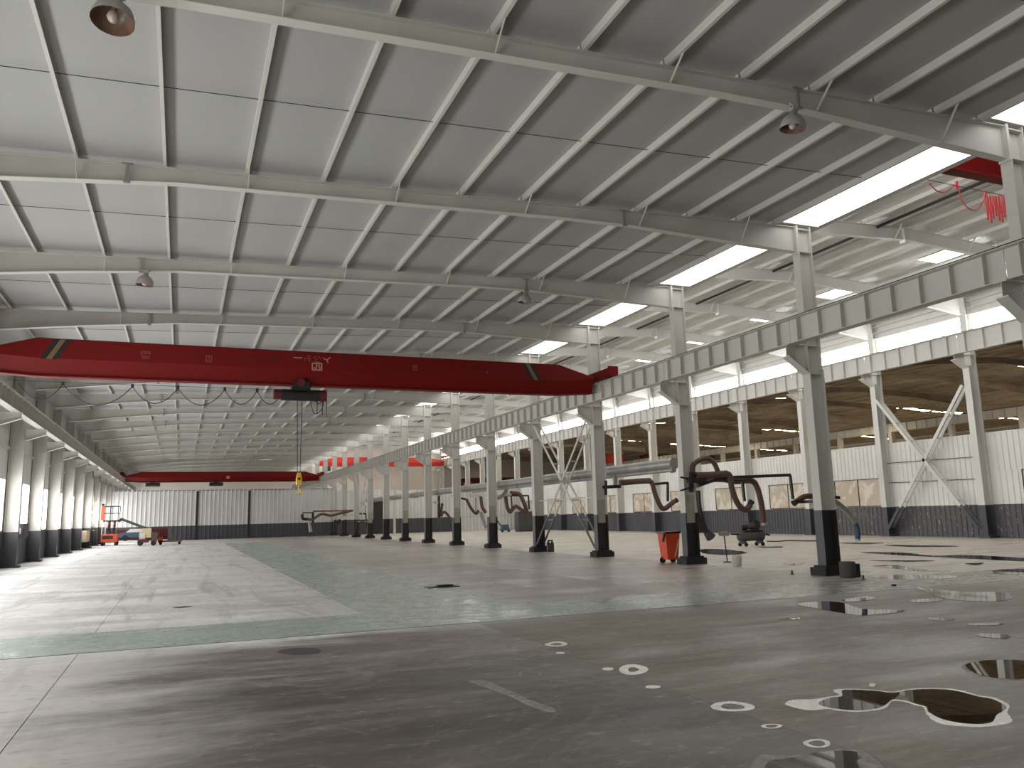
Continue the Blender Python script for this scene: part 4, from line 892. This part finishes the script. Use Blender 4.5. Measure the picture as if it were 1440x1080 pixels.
e = empty('boom_loader', (-2.45, 71.0, 0), label='cream and brown boom loader with a slanting dark boom', cat='loader')
MB().bar((-.1, .2, 1.35), (-1.9, .2, 2.12), .2).build('boom', 'concrete', e); MB().bar((-1.85, .2, 2.14), (-2.12, .2, 1.95), .22).build('boom_head', 'blackmetal', e)
MB().box(-.35, .3, -.5, .5, .62, 1.36).build('engine_cover', 'cream', e)
MB().tube([(-.55, -.3, .75), (-.1, -.3, .75)], .32, 14).build('tank', 'plastic', e)
MB().box(-.65, .15, -.6, .5, .25, .5).build('chassis', 'darkred', e); MB().box(.3, .75, -.5, .5, .3, 1.0).build('counterweight', 'hose', e)
for x in (-.45, .5): wheel(MB(), (x, -.58, .19), .19, .16).build('wheel', 'rubber', e); wheel(MB(), (x, .5, .19), .19, .16).build('wheel', 'rubber', e)
MB().bar((.15, -.2, 1.36), (.15, -.2, 1.62), .05).build('exhaust', 'plastic', e)
e = empty('pallet_truck', (-.75, 71.6, 0), label='low yellow pallet truck beside the boom loader', cat='pallet truck')
MB().box(-.9, .9, -.35, -.15, .22, .34).box(-.9, .9, .15, .35, .22, .34).build('forks', 'hazy', e); MB().box(-.9, -.55, -.35, .35, .2, .62).build('drive_body', 'orange', e); MB().bar((-.75, 0, .6), (-.95, 0, .95), .06).build('tiller', 'hazy', e)
MB().bar((.1, 0, .34), (.1, 0, .75), .12).build('mast', 'hazy', e)
for x in (-.7, .7): wheel(MB(), (x, 0, .12), .12, .4).build('wheel', 'rubber', e)
# seen through the low door opening in the far partition
e = empty('parked_car', (-4.1, 94.5, 0), label='blue and white parked car seen through the far door opening', cat='car')
MB().prism([(-1.9, .35), (1.9, .35), (1.9, .75), (1.3, .85), (.8, 1.25), (-.8, 1.28), (-1.3, .88), (-1.9, .78)], 1, -.75, .75).build('body', 'blue', e); MB().prism([(-1.15, .88), (1.15, .88), (.72, 1.2), (-.74, 1.22)], 1, -.77, .77).build('windows', 'plastic', e)
for x in (-1.2, 1.2): wheel(MB(), (x, -.7, .3), .3, .2).build('wheel', 'rubber', e); wheel(MB(), (x, .7, .3), .3, .2).build('wheel', 'rubber', e)
e = empty('red_container', (-3.4, 99.0, 0), label='low red container behind the parked car in the far doorway', cat='container')
corr(MB(), -3.4, 3.4, .1, 1.05, .3, .05, -1.2, 0, -1).build('side_panel', 'darkred', e); MB().box(-3.4, 3.4, -1.2, 1.2, 1.05, 1.15).build('top_rail', 'darkred', e); MB().box(-3.4, 3.4, -1.15, 1.2, .1, 1.05).build('body', 'darkred', e)
MB().box(-3.4, 3.4, -1.0, 1.0, 1.15, 1.9).build('grey_cover', 'dark', e); MB().box(-3.4, 3.4, -1.1, 1.1, 0, .1).build('skid', 'blackmetal', e)
